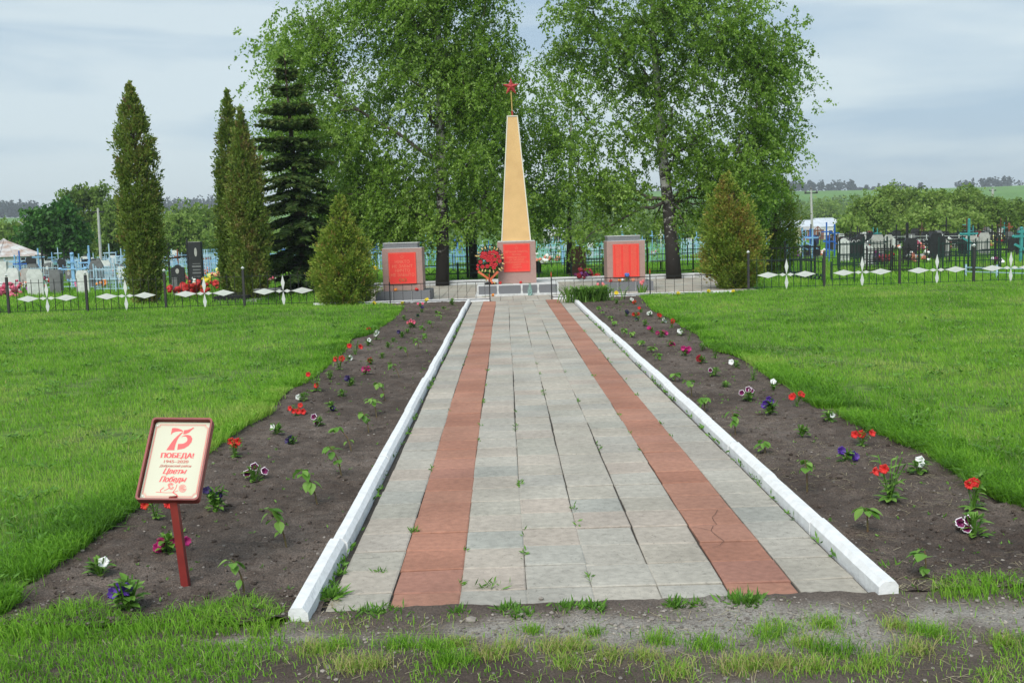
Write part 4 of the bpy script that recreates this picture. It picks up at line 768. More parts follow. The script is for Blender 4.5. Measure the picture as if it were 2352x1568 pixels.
y0 = gpt(ZL, 900, 965)[1]; x0, x1 = P(*ZL(870, 900), y0)[0], P(*ZL(2130, 900), y0)[0]
rails('black picket grave fence running behind the yellow flowers', [(x0, y0), (x1, y0)], (.15, .62), 'black', 1.4, .025, bars=.16)
g0 = gpt(ZL, 1500, 1105); x1 = P(*ZL(2110, 1100), g0[1])[0]
rails('light blue two-rail grave fence before the lone thuja', [(P(*ZL(1230, 1100), g0[1])[0], g0[1]), (x1, g0[1]-.2), (x1+.2, g0[1]+1.6)], (.22, .36), 'pale', .9, .04)
g0 = gpt(ZL, 660, 1150); rails('pale blue tube fence behind the magenta flowers', [(g0[0], g0[1]), (P(*ZL(1235, 1100), g0[1])[0], g0[1]+.3)], (.15, .33), 'pale', 1.2, .04)
g0 = gpt(ZL, 880, 870); rails('turquoise panel fence with thin mesh', [(g0[0], g0[1]), (P(*ZL(1190, 800), g0[1])[0], g0[1])], (.1, .3, .5, .72), 'mint', .8, .03, bars=.07)
g0 = gpt(ZL, 530, 960); rails('small light blue mesh fence beside the portrait headstone', [(g0[0], g0[1]), (P(*ZL(740, 900), g0[1])[0], g0[1])], (.1, .32, .5), 'sky', .8, .03, bars=.1)
g0 = gpt(ZL, 1730, 640); t_ = rails('bright blue solid panel fence in the far rows', [(g0[0], g0[1]), (P(*ZL(2010, 600), g0[1])[0], g0[1])], (.2, .5, .8, 1.05), 'blue', 1.0, .05, bars=.12, bt=.1)
g0 = gpt(ZL, -60, 930); rails('light blue railing at the feet of the pale pillar', [(g0[0], g0[1]), (P(*ZL(390, 900), g0[1])[0], g0[1])], (.1, .45), 'sky', 1.1, .04, bars=.13)
for lab, x, y, c, s, n in (('big heap of hot pink flowers at the edge of the picture', 20, 1270, 'pink', .5, 26), ('pink flowers left of the first white fence cross', 265, 1200, 'pink', .26, 12), ('coral and salmon flowers round the rounded headstone', 235, 1095, 'salmon+orange', .42, 24), ('pale pink flowers before the rounded headstone', 450, 1140, 'salmon+white', .24, 12), ('magenta and lilac flowers behind the first white fence cross', 605, 1190, 'lilac+pink', .3, 16), ('white and green flowers beside the white headstones', 600, 1050, 'white+lemon', .26, 14), ('deep purple flowers below the thin black cross', 705, 1010, 'purple', .3, 16), ('white and red flowers right of the first fence cross', 860, 1060, 'white+red', .24, 10), ('bright yellow flowers before the turquoise panels', 1000, 990, 'yellow', .3, 16), ('purple pink flowers at the foot of the plank cross', 1295, 1130, 'lilac+pink', .2, 8), ('orange flowers under the light blue rails', 1750, 1120, 'orange', .2, 8), ('red flowers before the engraved white headstone', 1700, 880, 'red+pink', .3, 14), ('salmon flowers right of the engraved white headstone', 1950, 890, 'salmon+pink', .34, 16), ('small white and pink flowers by the second fence post', 1400, 1170, 'white+pink', .16, 6), ('yellow flowers far behind the deep blue cross', 240, 780, 'yellow', .26, 8), ('red flowers beside the brown wooden marker', 540, 690, 'red', .3, 9), ('pink flowers behind the deep blue cross', 390, 760, 'salmon', .3, 9), ('yellow flowers beyond the pipe cross', 1340, 710, 'yellow', .3, 9)):
    bunch(lab, ZL, x, y, c, s, n)
# ---------------- between the lone thuja and the twin thujas
iron_cross('ornate black wrought cross nearest the lone thuja', ZT, 205, 1010, 110, 'black', 430, .85, .06, None, None, True)
iron_cross('ornate black wrought cross beside the tall black slab', ZT, 580, 1000, 80, 'black', 400, .75, .055, None, None, True)
iron_cross('small rust brown cross behind the ornate crosses', ZT, 372, 800, 280, 'rust', 400, .3, .06)
slab('small black headstone with a shaped top between the ornate crosses', ZT, 370, 1010, 560, .52, 'stone', 'ogee', .12, 'grey')
X_, Y_, H_ = place(ZT, 740, 1010, 118); t_ = thing('headstone', 'tall black slab with a white portrait and lettering', 'gravestone', (X_, Y_, GZ), None, R(-14))
obj('slab', MB().box((0, 0, H_/2), (.52, .16, H_)), PM['stone'], t_); obj('bevel_top', MB().box((0, 0, H_+.006), (.51, .15, .016)), PM['grey'], t_)
obj('portrait', MB().prism([(.05+.06*math.cos(a), H_*.78+.17*math.sin(a)) for a in np.linspace(0, 6.28, 13)[:-1]], -.086, -.078), PM['grey'], t_)
m_ = MB()
for k, (w_, h_) in enumerate(((.17, .025), (.20, .06), (.17, .045), (.19, .06), (.15, .025))): z = H_*(.52-.07*k); m_.prism([(.06-w_, z), (.06+w_*.9, z), (.06+w_*.9, z+h_), (.06-w_, z+h_)], -.085, -.078)
obj('inscription', m_, PM['dgrey'], t_)
slab('red granite stele with a slanting top beyond the salmon flowers', ZT, 940, 720, 410, .42, 'rose', 'slope', .2, 'grey', False)
slab('narrow navy headstone beyond the red granite stele', ZT, 918, 480, 262, .4, 'navy', 'flat', .12)
slab('little grey stone post beside the small black headstone', ZT, 315, 1170, 810, .17, 'dgrey', 'flat', .12, None, False)
g0 = gpt(ZT, 830, 640); rails('light blue mesh fence to the left of the twin thujas', [(g0[0], g0[1]), (P(*ZT(1200, 600), g0[1])[0], g0[1])], (.1, .4, .7, 1.0, 1.25), 'sky', .9, .03, bars=.11)
g0 = gpt(ZT, 830, 800); rails('thin pale blue fence behind the salmon flowers', [(g0[0], g0[1]), (P(*ZT(1180, 600), g0[1])[0], g0[1])], (.5, .68), 'pale', .9, .025)
gk = thing('grave_kerb', 'low black scrolled fence on a pale slab before the twin thujas', 'grave', (gpt(ZT, 1000, 1335)[0], gpt(ZT, 1000, 1335)[1]+.12, GZ)); wk = wpx(ZT, 1000, 1880, gk.location.y)
obj('slab', MB().box((wk/2, .7, .02), (wk, 1.3, .1)), PM['grey'], gk); obj('coping', MB().box((wk*.36, .55, .13), (wk*.72, .8, .12)), PM['stone'], gk); sc2 = MB(); sc2.bar((0, 0, .27), (wk*.74, 0, .27), .02); sc2.bar((0, 0, .08), (wk*.74, 0, .08), .02)
for k in range(10): c = .06+wk*.73*k/10; sc2.bar((c, 0, -.05), (c, 0, .3), .016); sc2.tube([(c+.07+.05*math.cos(a)*(1-a/9), 0, .17+.07*math.sin(a)*(1-a/9)) for a in np.linspace(0, 7, 12)], .007, 4)
obj('scroll_fence', sc2, M_black, gk)
bn = thing('grave_bench', 'narrow grey bench slab on iron legs behind the third white fence cross', 'bench', (gpt(ZT, 2090, 1310)[0], gpt(ZT, 2090, 1310)[1]+.3, GZ)); obj('seat', MB().box((0, 0, .36), (.75, .3, .04)), PM['dgrey'], bn)
for s in (-1, 1): obj('leg', MB().bar((s*.3, 0, -.05), (s*.3, 0, .34), .03), M_black, bn)
bk = thing('bucket', 'blue bucket on the grass at the foot of the lone thuja', 'bucket', (*G(*Z1(950, 1465), GZ)[:2], GZ)); obj('pail', MB().lathe([(.075, 0), (.10, .20), (.105, .205)], n=14), FM['blue'], bk); obj('handle', MB().tube([(.1*math.cos(a), 0, .2+.1*math.sin(a)) for a in np.linspace(0, math.pi, 9)], .004, 4), PM['grey'], bk)
for lab, x, y, c, s, n in (('large heap of red flowers below the tall black slab', 540, 1200, 'red', .46, 34), ('orange red flowers right of the red heap', 690, 1130, 'orange+red', .3, 14), ('yellow flowers behind the third white fence cross', 970, 1040, 'yellow', .26, 12), ('red flowers right of the third white fence cross', 1090, 1080, 'red', .22, 10), ('golden yellow flowers before the twin thujas', 1420, 1060, 'yellow+orange', .26, 14), ('white flowers in front of the tall black slab', 735, 1010, 'white', .18, 8), ('white flowers on the scrolled grave fence', 1500, 1200, 'white', .14, 5), ('salmon flowers under the red granite stele', 930, 800, 'salmon', .34, 16), ('salmon and yellow flowers left of the twin thujas', 1110, 830, 'salmon+lemon', .34, 16), ('single red ball of flowers by the lone thuja', 205, 1220, 'red', .12, 5), ('small red flowers between the fence and the twin thujas', 1795, 1170, 'red', .14, 5), ('white flowers behind the twin thujas', 2195, 1000, 'white+pink', .2, 7), ('pink flowers between the ornate crosses', 480, 900, 'pink+salmon', .26, 12)):
    bunch(lab, ZT, x, y, c, s, n)
# ---------------- centre, seen under the birches
iron_cross('bright blue wooden post cross right of the wreath, far off', ZM, 1040, 345, 170, 'blue', 215, .5, .2)
iron_cross('bright blue post cross beside its twin beyond the wreath', ZM, 1090, 335, 160, 'blue', 205, .4, .2)
for lab, Z, x, yb, yt, w_, c in (('sky blue wooden post left of the rusty posts', ZC, 595, 1080, 550, 62, 'sky'), ('tall navy post beside the rusty posts', ZC, 735, 1300, 300, 28, 'navy'), ('leaning rust red post between the navy post and the dark stone', ZC, 780, 1300, 570, 45, 'rust'), ('pair of black posts behind the wreath, nearer the birch', ZM, 1155, 640, 150, 26, 'black'), ('black post with white splashes behind the wreath', ZM, 1185, 640, 190, 24, 'stone')):
    X_, Y_, H_ = place(Z, x, yb, yt); m_ = MB(); ww = wpx(Z, 0, w_, Y_); m_.box((0, 0, H_/2-.05), (ww, ww, H_+.1)); m_.box((0, 0, H_+.02), (ww*1.25, ww*1.25, .05), taper=.3); tag(obj('wooden_post', m_, PM[c], None, (X_, Y_, GZ)), lab, 'post')
slab('dark brown headstone between the rusty posts and the stele with names', ZC, 930, 1320, 650, .55, 'brown', 'round', .3)
slab('low black headstone right of the obelisk pedestal', ZM, 1890, 590, 440, .36, 'stone', 'round', .12)
tb = thing('garden_table', 'small white round table beyond the low railing right of the obelisk', 'table', (*gpt(ZC, 430, 960)[:2], GZ)); obj('tabletop', MB().lathe([(.5, 0), (.5, .05)], (0, 0, .72), 16), PM['white'], tb); obj('leg', MB().tube([(0, 0, -.05), (0, 0, .73)], .05), M_black, tb)
tb = thing('garden_table', 'grey board table under the birch right of the stele with names', 'table', (*gpt(zm(1480, 580, 8.71), 1500, 860)[:2], GZ)); obj('tabletop', MB().box((0, 0, .42), (.75, .4, .04)), PM['dgrey'], tb); obj('leg', MB().bar((0, 0, -.05), (0, 0, .42), .06), M_black, tb)
yb_ = 35.2; rails('dark wooden lattice fence behind the birch and the wreath', [(P(*ZM(655, 600), yb_)[0], yb_), (P(*ZM(1440, 600), yb_)[0], yb_)], (.08, .38, .66), 'green', 1.3, .05, extra='zig')
g0 = gpt(ZM, 660, 530); rails('turquoise mesh fence behind the НИКТО НЕ ЗАБЫТ stele', [(g0[0], g0[1]), (P(*ZM(830, 500), g0[1])[0], g0[1]), (P(*ZM(830, 500), g0[1])[0]+.4, g0[1]+3)], (.1, .5, .9, 1.3, 1.7), 'teal', .9, .035, bars=.1)
for lab, pts, zs_, c, br in (('green black railing behind the low railing and the glass bottle', [(P(*ZC(60, 1200), 35.4)[0], 35.4), (P(*ZC(1480, 1200), 35.4)[0], 35.4)], (.1, .62), 'green', .32), ('black picket fence behind the stele with names', [(P(*ZN(1050, 600), 36.5)[0], 36.5), (P(*ZN(1500, 600), 36.5)[0], 36.5)], (.2, .8, 1.35), 'black', .17), ('dark railing behind the white roses and table', [(P(*ZC(980, 950), 41)[0], 41), (P(*ZC(1490, 950), 41)[0], 41)], (.2, .6), 'green', .3)):
    rails(lab, pts, zs_, c, 1.3, .035, bars=br)
for lab, Z, x, y, c, s, n in (('red and crimson flowers between the dark stone and the stele with names', ZC, 1190, 1330, 'red+crimson', .34, 18), ('purple flowers beside the dark brown headstone', ZC, 1040, 1290, 'lilac+purple', .26, 10), ('white roses above the railing near the stele with names', ZC, 1230, 960, 'white', .3, 9), ('pale pink flowers on the grass below the white table', ZC, 200, 1090, 'salmon+white', .4, 16), ('pink flowers beside the sky blue post', ZC, 490, 1020, 'salmon', .26, 9), ('salmon flowers beyond the dark stone', ZC, 1100, 1000, 'salmon', .26, 6), ('yellow flower beside the low black headstone', ZM, 1885, 470, 'yellow', .12, 4), ('yellow flowers left of the НИКТО НЕ ЗАБЫТ stele', ZM, 160, 570, 'yellow', .26, 9), ('red and white flowers in front of the far white house', ZC, 370, 680, 'red+white', .8, 18), ('white and blue flowers right of the names stele, under the birch', ZN, 1100, 560, 'white+pink', .24, 8)):
    bunch(lab, Z, x, y, c, s, n, depth=33.9+random.random() if y > 1250 and Z is ZC else None)
iron_cross('cluster cross, pale blue, right behind the dark stone', ZC, 1040, 950, 640, 'pale', 720, .5, .09)
iron_cross('sky blue cross left of the cluster beyond the stele with names', ZN, 1100, 470, 300, 'sky', 350, .4, .1)
iron_cross('white cross behind the birch trunk by the names stele', ZN, 1185, 470, 295, 'white', 340, .4, .1)
# ---------------- east part
for lab, x, yb, yt, arm, w_, sl in (('light blue cross nearest the dark thuja, arms short', 245, 790, 440, 550, .34, 680), ('blue cross glimpsed between thuja branches', 110, 660, 430, 470, .34, 600), ('blue cross, left one of a close pair with white arms', 530, 830, 390, 555, .42, 720), ('blue cross, right one of a close pair with white arms', 590, 840, 370, 565, .34, 740), ('blue cross with long slanting bar left of a black stone', 845, 860, 350, 500, .45, 650), ('slim blue cross behind the long slanting bar', 900, 640, 370, 420, .25, 580), ('blue cross beside the silver lamp pole, nearest the fence', 1015, 890, 370, 500, .50, 640)):
    iron_cross(lab, ZR, x, yb, yt, 'sky' if x not in (590, 1015) else 'sky', arm, w_, .07, (sl, .55))
slab('black stone left of the cross beside the pole', ZR, 905, 840, 620, .36, 'stone', 'flat', .14); slab('black stone right of the cross beside the pole', ZR, 1075, 840, 635, .42, 'stone', 'flat', .14); slab('low navy stone behind the close pair of blue crosses', ZR, 655, 830, 670, .5, 'navy', 'slope', .3)
slab('broad dark stele narrowing downwards in the middle rows', ZR, 1310, 700, 455, .55, 'brown', 'flat', .2, None, False); slab('navy black rounded stone behind the pole', ZR, 1055, 640, 450, .6, 'navy', 'round', .15)
slab('tall pale concrete pillar near the farm roofs', ZR, 765, 660, 330, .34, 'cream', 'flat', .2, None, False); slab('tall grey pillar beside the pale pillar', ZR, 728, 655, 335, .36, 'dgrey', 'flat', .2, None, False)
slab('white peaked headstone leaning behind the second east fence cross', ZR, 1540, 910, 505, .52, 'white', 'peak', .13, None, False); slab('white rounded headstone right behind the second east fence cross', ZR, 1930, 980, 625, .42, 'white', 'round', .13)
slab('tall narrow white stone farther back beside a red post', ZR, 1910, 580, 350, .46, 'white', 'round', .2, None, False); slab('small far white stone with a blue wreath', ZR, 2145, 500, 380, .42, 'white', 'round', .2, 'blue', False)
X_, Y_, H_ = place(ZR, 1105, 500, 310); wc_ = thing('grave_cross', 'brown wooden cross under a little gable roof', 'cross', (X_, Y_, GZ)); obj('cross', MB().bar((0, 0, -.1), (0, 0, H_-.1), .1).bar((-.35, 0, H_*.6), (.35, 0, H_*.6), .1), PM['rust'], wc_); obj('gable_roof', MB().bar((-.45, 0, H_-.42), (.03, 0, H_), .2, .06).bar((.45, 0, H_-.42), (-.03, 0, H_+.01), .2, .06), PM['rust'], wc_)
iron_cross('black cross with white tips behind the white headstones', ZR, 1805, 690, 360, 'black', 555, .72, .06); iron_cross('tall thin black cross in front of the farm roofs', ZR, 990, 660, 285, 'black', 380, .3, .08)
X_, Y_, H_ = place(ZR, 1975, 640, 400); tag(obj('wooden_post', MB().box((0, 0, H_/2), (.22, .22, H_)).box((0, 0, H_+.03), (.3, .3, .06), taper=.4), PM['red'], None, (X_, Y_, GZ)), 'dark red post beside the tall narrow white stone', 'post')
for lab, Z, a, b_, zs_, c, br, ex, post in (('black fence topped with white arcs behind the white headstone', ZR, (1510, 905), (1830, 890), (.12, .82), 'black', .12, 'arcs', 1.2), ('black fence with white arcs behind the purple flowers', ZR, (1960, 850), (2330, 850), (.3, .8), 'black', .25, 'arcs', 1.2), ('dark baluster fence beside the dark thuja', ZR, (60, 1040), (600, 1030), (.1, .12, .5), 'black', .13, None, 1.4), ('dark green railing with spiky ornaments behind the first east fence cross', ZR, (640, 1200), (1190, 1270), (.12, .62), 'green', .32, 'zig', 1.0), ('small dark green grave fence behind the second east fence cross', ZR, (1330, 1260), (1720, 1230), (.1, .52), 'green', .3, None, .9), ('thin black railing in the middle rows beyond the white headstones', ZR, (1620, 720), (2340, 700), (.3, .62), 'black', .35, None, 2.), ('green picket fence left of the close pair of crosses', ZR, (280, 840), (520, 840), (.1, .5), 'green', .1, None, 1.2), ('white fence of angular key pattern', ZQ, (270, 680), (1570, 690), (.1, .62, .8), 'white', 0, 'key', 1.25), ('dark green railing right of the grey peaked stone', ZQ, (760, 780), (1560, 800), (.2, .6, .75), 'green', .4, None, 1.2), ('black fence with white arcs in front of the red and pink flowers', ZQ, (440, 800), (930, 800), (.3, .72), 'black', .25, 'arcs', 1.1), ('light blue low rail behind the fourth east fence cross', ZQ, (1400, 1150), (2450, 1190), (.2, .32), 'pale', 0, None, 1.3), ('black railing among the far flowers before the bushes', ZQ, (1650, 590), (2340, 600), (.2, .5, .75), 'black', .2, None, 1.6)):
    g0, g1 = gpt(Z, *a), gpt(Z, *b_); rails(lab, [g0, g1], zs_, c, post, .03, bars=br, extra=ex)
iron_cross('black canopy cross with a blue tip behind the pink flowers', ZQ, 440, 800, 265, 'black', 510, .95, .1, (690, .6)); iron_cross('black iron cross with white flowers tied to it', ZQ, 1875, 970, 480, 'black', 680, .9, .07)
iron_cross('teal cross with slanting bar beside the white key fence', ZQ, 1445, 800, 200, 'teal', 420, .75, .09, (545, .65)); iron_cross('teal cross with a round boss at the edge of the picture', ZQ, 2300, 890, 340, 'teal', 460, .6, .1, (650, .5), (385, .28))
iron_cross('far grey cross before the bushes', ZQ, 1150, 480, 280, 'grey', 345, .6, .12); iron_cross('tall thin black cross among grey stones near the bushes', ZQ, 1825, 640, 290, 'black', 400, .4, .07); iron_cross('orange brown cross hung with red flowers', ZQ, 2105, 500, 265, 'rust', 310, .5, .14)
slab('grey peaked headstone in front of the white key fence', ZQ, 1040, 830, 505, .46, 'grey', 'peak', .14, None, False)
slab('dark red post stone right of the teal cross', ZQ, 1585, 620, 370, .4, 'red', 'flat', .2, None, False); slab('black stone behind the dark red post stone', ZQ, 1640, 600, 370, .5, 'stone', 'round', .2, None, False); slab('black pair stone behind the teal cross', ZQ, 1530, 520, 305, .6, 'stone', 'flat', .2, None, False); slab('grey stone hung with flowers near the bushes', ZQ, 1790, 520, 345, .6, 'grey', 'peak', .2, None, False)
slab('leaning pale post stone before the bushes', ZQ, 570, 420, 250, .22, 'cream', 'flat', .15, None, False, lean=.2)
X_, Y_, H_ = place(ZQ, 1430, 740, 620); pt = tag(obj('hanging_basket', MB().lathe([(.11, 0), (.15, .3)], n=8), PM['pale'], None, (X_, Y_-.06, GZ+.3)), 'pale flower holder hung on the teal cross', 'basket')
for lab, Z, x, y, c, s, n in (('lilac flowers behind the first east fence cross', ZR, 770, 830, 'lilac+white', .24, 12), ('yellow green flowers between the two black stones', ZR, 980, 820, 'lemon', .22, 10), ('pink and white flowers beside the right black stone', ZR, 1190, 830, 'salmon+white', .26, 12), ('large purple bunch right of the white rounded headstone', ZR, 2085, 960, 'lilac+purple', .36, 22), ('hot pink bunch behind the east fence', ZR, 2230, 960, 'pink+red', .24, 12), ('pink flowers far behind the white peaked headstone', ZR, 1470, 570, 'pink+lilac', .4, 14), ('white flowers far behind the white peaked headstone', ZR, 1590, 540, 'white', .26, 8), ('white and green flowers beyond the white peaked headstone', ZR, 1670, 580, 'lemon+white', .26, 8), ('red flowers at the foot of the dark red post', ZR, 2015, 600, 'red', .24, 7), ('orange flowers beyond the arcs fence', ZR, 2180, 690, 'orange', .26, 8), ('white flowers behind the arcs fence', ZR, 2085, 660, 'white', .22, 8), ('broad pink and red flower heap before the key fence', ZQ, 600, 720, 'pink+salmon', .46, 22), ('white pink flowers before the arcs fence', ZQ, 550, 890, 'salmon+white', .28, 14), ('white and yellow flowers before the arcs fence', ZQ, 715, 880, 'white+salmon', .26, 12), ('red flowers left of the third east fence cross', ZQ, 205, 880, 'red', .2, 8), ('orange salmon heap right of the dark red post stone', ZQ, 1665, 650, 'salmon+orange', .44, 20), ('yellow green heap before the far black railing', ZQ, 1745, 670, 'lemon', .36, 12), ('red flowers hung on the orange brown cross', ZQ, 2090, 510, 'red', .4, 14), ('white and purple flowers tied to the black iron cross', ZQ, 1925, 1000, 'white+purple', .2, 9), ('lilac flowers by the grey stone near the bushes', ZQ, 1690, 520, 'lilac', .34, 9), ('yellow flowers near the edge bushes', ZQ, 1900, 560, 'lemon+yellow', .4, 11), ('yellow flowers among the far dark stones', ZQ, 970, 520, 'yellow', .3, 8), ('pink flowers among the far dark stones', ZQ, 1260, 530, 'salmon', .3, 8)):
    bunch(lab, Z, x, y, c, s, n)
# ---------------- far rows: too small to tell one from the next
def mini(kind, col):
    m_ = MB()
    if kind == 'cross': m_.bar((0, 0, -.1), (0, 0, 1.5), .055); m_.bar((-.28, -.004, 1.1), (.28, -.004, 1.1), .05); m_.bar((-.18, -.006, .74), (.18, -.006, .6), .045)
    elif kind == 'stone': m_.prism([(-.26, -.1), (.26, -.1), (.26, .8), (.18, .95), (-.18, .95), (-.26, .8)], -.08, .08)
    elif kind == 'bunch':
        for _ in range(9): m_.blob((random.gauss(0, .18), random.gauss(0, .12), .3+random.gauss(0, .1)), random.uniform(.07, .11), jit=.3)
    elif kind == 'fence':
        for z in (.12, .45, .8): m_.bar((-.95, 0, z), (.95, 0, z), .028)
        for k in range(15): m_.bar((-.95+k*1.9/14, 0, -.05), (-.95+k*1.9/14, 0, .86 if k % 7 else .98), .014 if k % 7 else .04)
    return m_.mesh({'cross': 'grave_cross', 'stone': 'headstone', 'bunch': 'flower_bunch', 'fence': 'grave_fence'}[kind])
def far(kind, col, n, u0, u1, y0, y1, label, group, m_=None):
    me = mini(kind, col); me.materials.append(m_ or PM[col]); nmx = {'cross': ('grave_cross', 'cross'), 'stone': ('headstone', 'gravestone'), 'bunch': ('flower_bunch', 'artificial flowers'), 'fence': ('grave_fence', 'fence')}[kind]
    for _ in range(n):
        Y = random.uniform(y0, y1); p = P(random.uniform(u0, u1), 560, Y); o = bpy.data.objects.new(nmx[0], me); COL.objects.link(o); s = random.uniform(.75, 1.1); o.location = (p[0], Y, GZ-1.8*max(0, min(1, (Y-70)/160))**2); o.scale = (s, s, s*random.uniform(.85, 1.2)); o.rotation_euler = (0, 0, random.gauss(0, .2)); tag(o, label, nmx[1], group)
for reg, u0, u1, kinds in (('left of the lone thuja', 30, 300, (('fence', 'pale', 16), ('fence', 'sky', 10), ('cross', 'pale', 13), ('cross', 'sky', 9), ('stone', 'dgrey', 9), ('stone', 'white', 10), ('stone', 'stone', 7))), ('between lone and twin thujas', 375, 510, (('fence', 'pale', 9), ('fence', 'sky', 9), ('cross', 'pale', 10), ('stone', 'white', 5))), ('under the birch behind the wreath', 640, 1130, (('fence', 'sky', 12), ('fence', 'mint', 10), ('cross', 'blue', 10), ('cross', 'pale', 12), ('fence', 'blue', 6))), ('between obelisk and names stele', 1220, 1600, (('fence', 'mint', 16), ('fence', 'pale', 14), ('fence', 'green', 8), ('cross', 'sky', 14), ('cross', 'teal', 8), ('stone', 'white', 6))), ('before the wide bushes', 1900, 2352, (('stone', 'stone', 32), ('stone', 'dgrey', 18), ('stone', 'white', 10), ('cross', 'black', 14), ('fence', 'black', 26), ('fence', 'green', 16), ('cross', 'brown', 6), ('cross', 'teal', 5)))):
    for kind, c, n in kinds:
        wd = {'pale': 'pale blue', 'sky': 'light blue', 'mint': 'mint green', 'dgrey': 'grey', 'stone': 'black'}.get(c, c); kd = {'fence': 'grave fence', 'cross': 'cross', 'stone': 'headstone'}[kind]
        far(kind, c, n, u0, u1, (50 if u0 < 1800 else 60), 86, f'small {wd} {kd} in the far rows {reg}', f'far {wd} {kd}s {reg}')
for c, n, u0, u1, reg in (('red', 7, 1950, 2352, 'before the wide bushes'), ('white', 9, 1950, 2352, 'before the wide bushes'), ('salmon', 9, 1950, 2352, 'before the wide bushes'), ('salmon', 7, 60, 300, 'left of the lone thuja'), ('yellow', 5, 60, 300, 'left of the lone thuja'), ('red', 6, 1220, 1500, 'right of the obelisk'), ('white', 5, 1220, 1500, 'right of the obelisk')):
    far('bunch', c, n, u0, u1, 50, 80, f'{c} flowers on a far grave {reg}', f'far {c} flowers {reg}', FM[c])

for kind, c, n, u0, u1, y0, y1, lab, gr in (('fence', 'pale', 6, 20, 285, 36, 50, 'pale blue low fence in the middle rows left of the lone thuja', 'middle row pale fences, west'), ('stone', 'white', 5, 20, 285, 36, 52, 'white headstone in the middle rows left of the lone thuja', 'middle row white stones, west'), ('stone', 'dgrey', 5, 20, 285, 36, 52, 'grey headstone in the middle rows left of the lone thuja', 'middle row grey stones, west'), ('cross', 'black', 5, 20, 285, 38, 55, 'black cross in the middle rows left of the lone thuja', 'middle row black crosses, west'), ('fence', 'black', 9, 1760, 2352, 33, 50, 'black picket fence in the middle rows on the silver pole side', 'middle row black fences, east'), ('fence', 'green', 7, 1760, 2352, 31, 50, 'dark green fence in the middle rows on the silver pole side', 'middle row green fences, east'), ('stone', 'stone', 7, 1900, 2352, 42, 60, 'black headstone in the middle rows on the silver pole side', 'middle row black stones, east'), ('stone', 'grey', 5, 1900, 2352, 42, 60, 'pale grey headstone in the middle rows on the silver pole side', 'middle row grey stones, east'), ('cross', 'blue', 4, 1780, 1990, 44, 58, 'strong blue cross in the middle rows near the silver pole', 'middle row blue crosses, east'), ('fence', 'green', 5, 1210, 1620, 37, 50, 'dark green fence in the middle rows behind the names stele', 'middle row green fences behind the names stele'), ('fence', 'black', 4, 640, 1130, 37, 48, 'black fence in the middle rows behind the wreath', 'middle row black fences behind the wreath')):
    far(kind, c, n, u0, u1, y0, y1, lab, gr)
# ================================================================== TREES
M_birch = ramp_mat('birch_leaf', [(.085, .170, .018), (.180, .325, .032), (.265, .44, .058), (.36, .52, .12)], .45, .5, spec=.5)
M_thuja = ramp_mat('thuja_scale', [(.065, .12, .016), (.125, .20, .03), (.195, .275, .045), (.215, .22, .05), (.21, .145, .055)], .6, .3)
M_bushy = ramp_mat('golden_thuja_scale', [(.085, .15, .018), (.17, .27, .032), (.27, .365, .05), (.33, .30, .065), (.32, .20, .06)], .6, .35)
M_spruce = ramp_mat('spruce_needle', [(.020, .042, .011), (.042, .085, .018), (.085, .150, .028), (.12, .11, .03)], .6, .2)
M_bark = mat('brown_bark', (.10, .07, .05), .9, (.045, .03, .022), 12., .6, 30., stretch=(1, 1, .35))
m, t, b = _m('birch_bark'); l = t.links.new                      # white upper bark, black fissured foot
tc = nd(t, 'ShaderNodeTexCoord'); sx = nd(t, 'ShaderNodeSeparateXYZ'); l(tc.outputs['Object'], sx.inputs[0]); mp = nd(t, 'ShaderNodeMapping'); mp.inputs['Scale'].default_value = (1, 1, 1.6); l(tc.outputs['Object'], mp.inputs[0])
n1 = nd(t, 'ShaderNodeTexNoise'); n1.inputs['Scale'].default_value = 4.5; n1.inputs['Detail'].default_value = 6; n1.inputs['Roughness'].default_value = .65; l(mp.outputs[0], n1.inputs[0])
mr = nd(t, 'ShaderNodeMapRange'); mr.inputs[1].default_value = 0; mr.inputs[2].default_value = 5.; mr.inputs[3].default_value = .25; mr.inputs[4].default_value = -.02; l(sx.outputs[2], mr.inputs[0])
ad = nd(t, 'ShaderNodeMath', operation='ADD'); l(n1.outputs[0], ad.inputs[0]); l(mr.outputs[0], ad.inputs[1])
rp = nd(t, 'ShaderNodeValToRGB'); rp.color_ramp.elements[0].position = .52; rp.color_ramp.elements[1].position = .60; rp.color_ramp.elements[0].color = (.36, .35, .33, 1); rp.color_ramp.elements[1].color = (.028, .023, .02, 1); l(ad.outputs[0], rp.inputs[0]); l(rp.outputs[0], b.inputs['Base Color']); b.inputs['Roughness'].default_value = .85
bp = nd(t, 'ShaderNodeBump'); bp.inputs['Strength'].default_value = .8; bp.inputs['Distance'].default_value = .03; l(n1.outputs[0], bp.inputs['Height']); l(bp.outputs[0], b.inputs['Normal']); M_bb = m
M_limb = mat('limb_bark', (.13, .11, .095), .9, (.06, .05, .042), 9., .4, 30.)
def curve(p0, p1, sag, n=7, wob=.0):
    p0, p1 = np.array(p0, float), np.array(p1, float); o = []
    for k in range(n): s = k/(n-1); p = p0+(p1-p0)*s; p = p+np.array([0, 0, sag*4*s*(1-s)])+(rng.normal(0, wob, 3) if 0 < k < n-1 else 0); o.append(p)
    return o
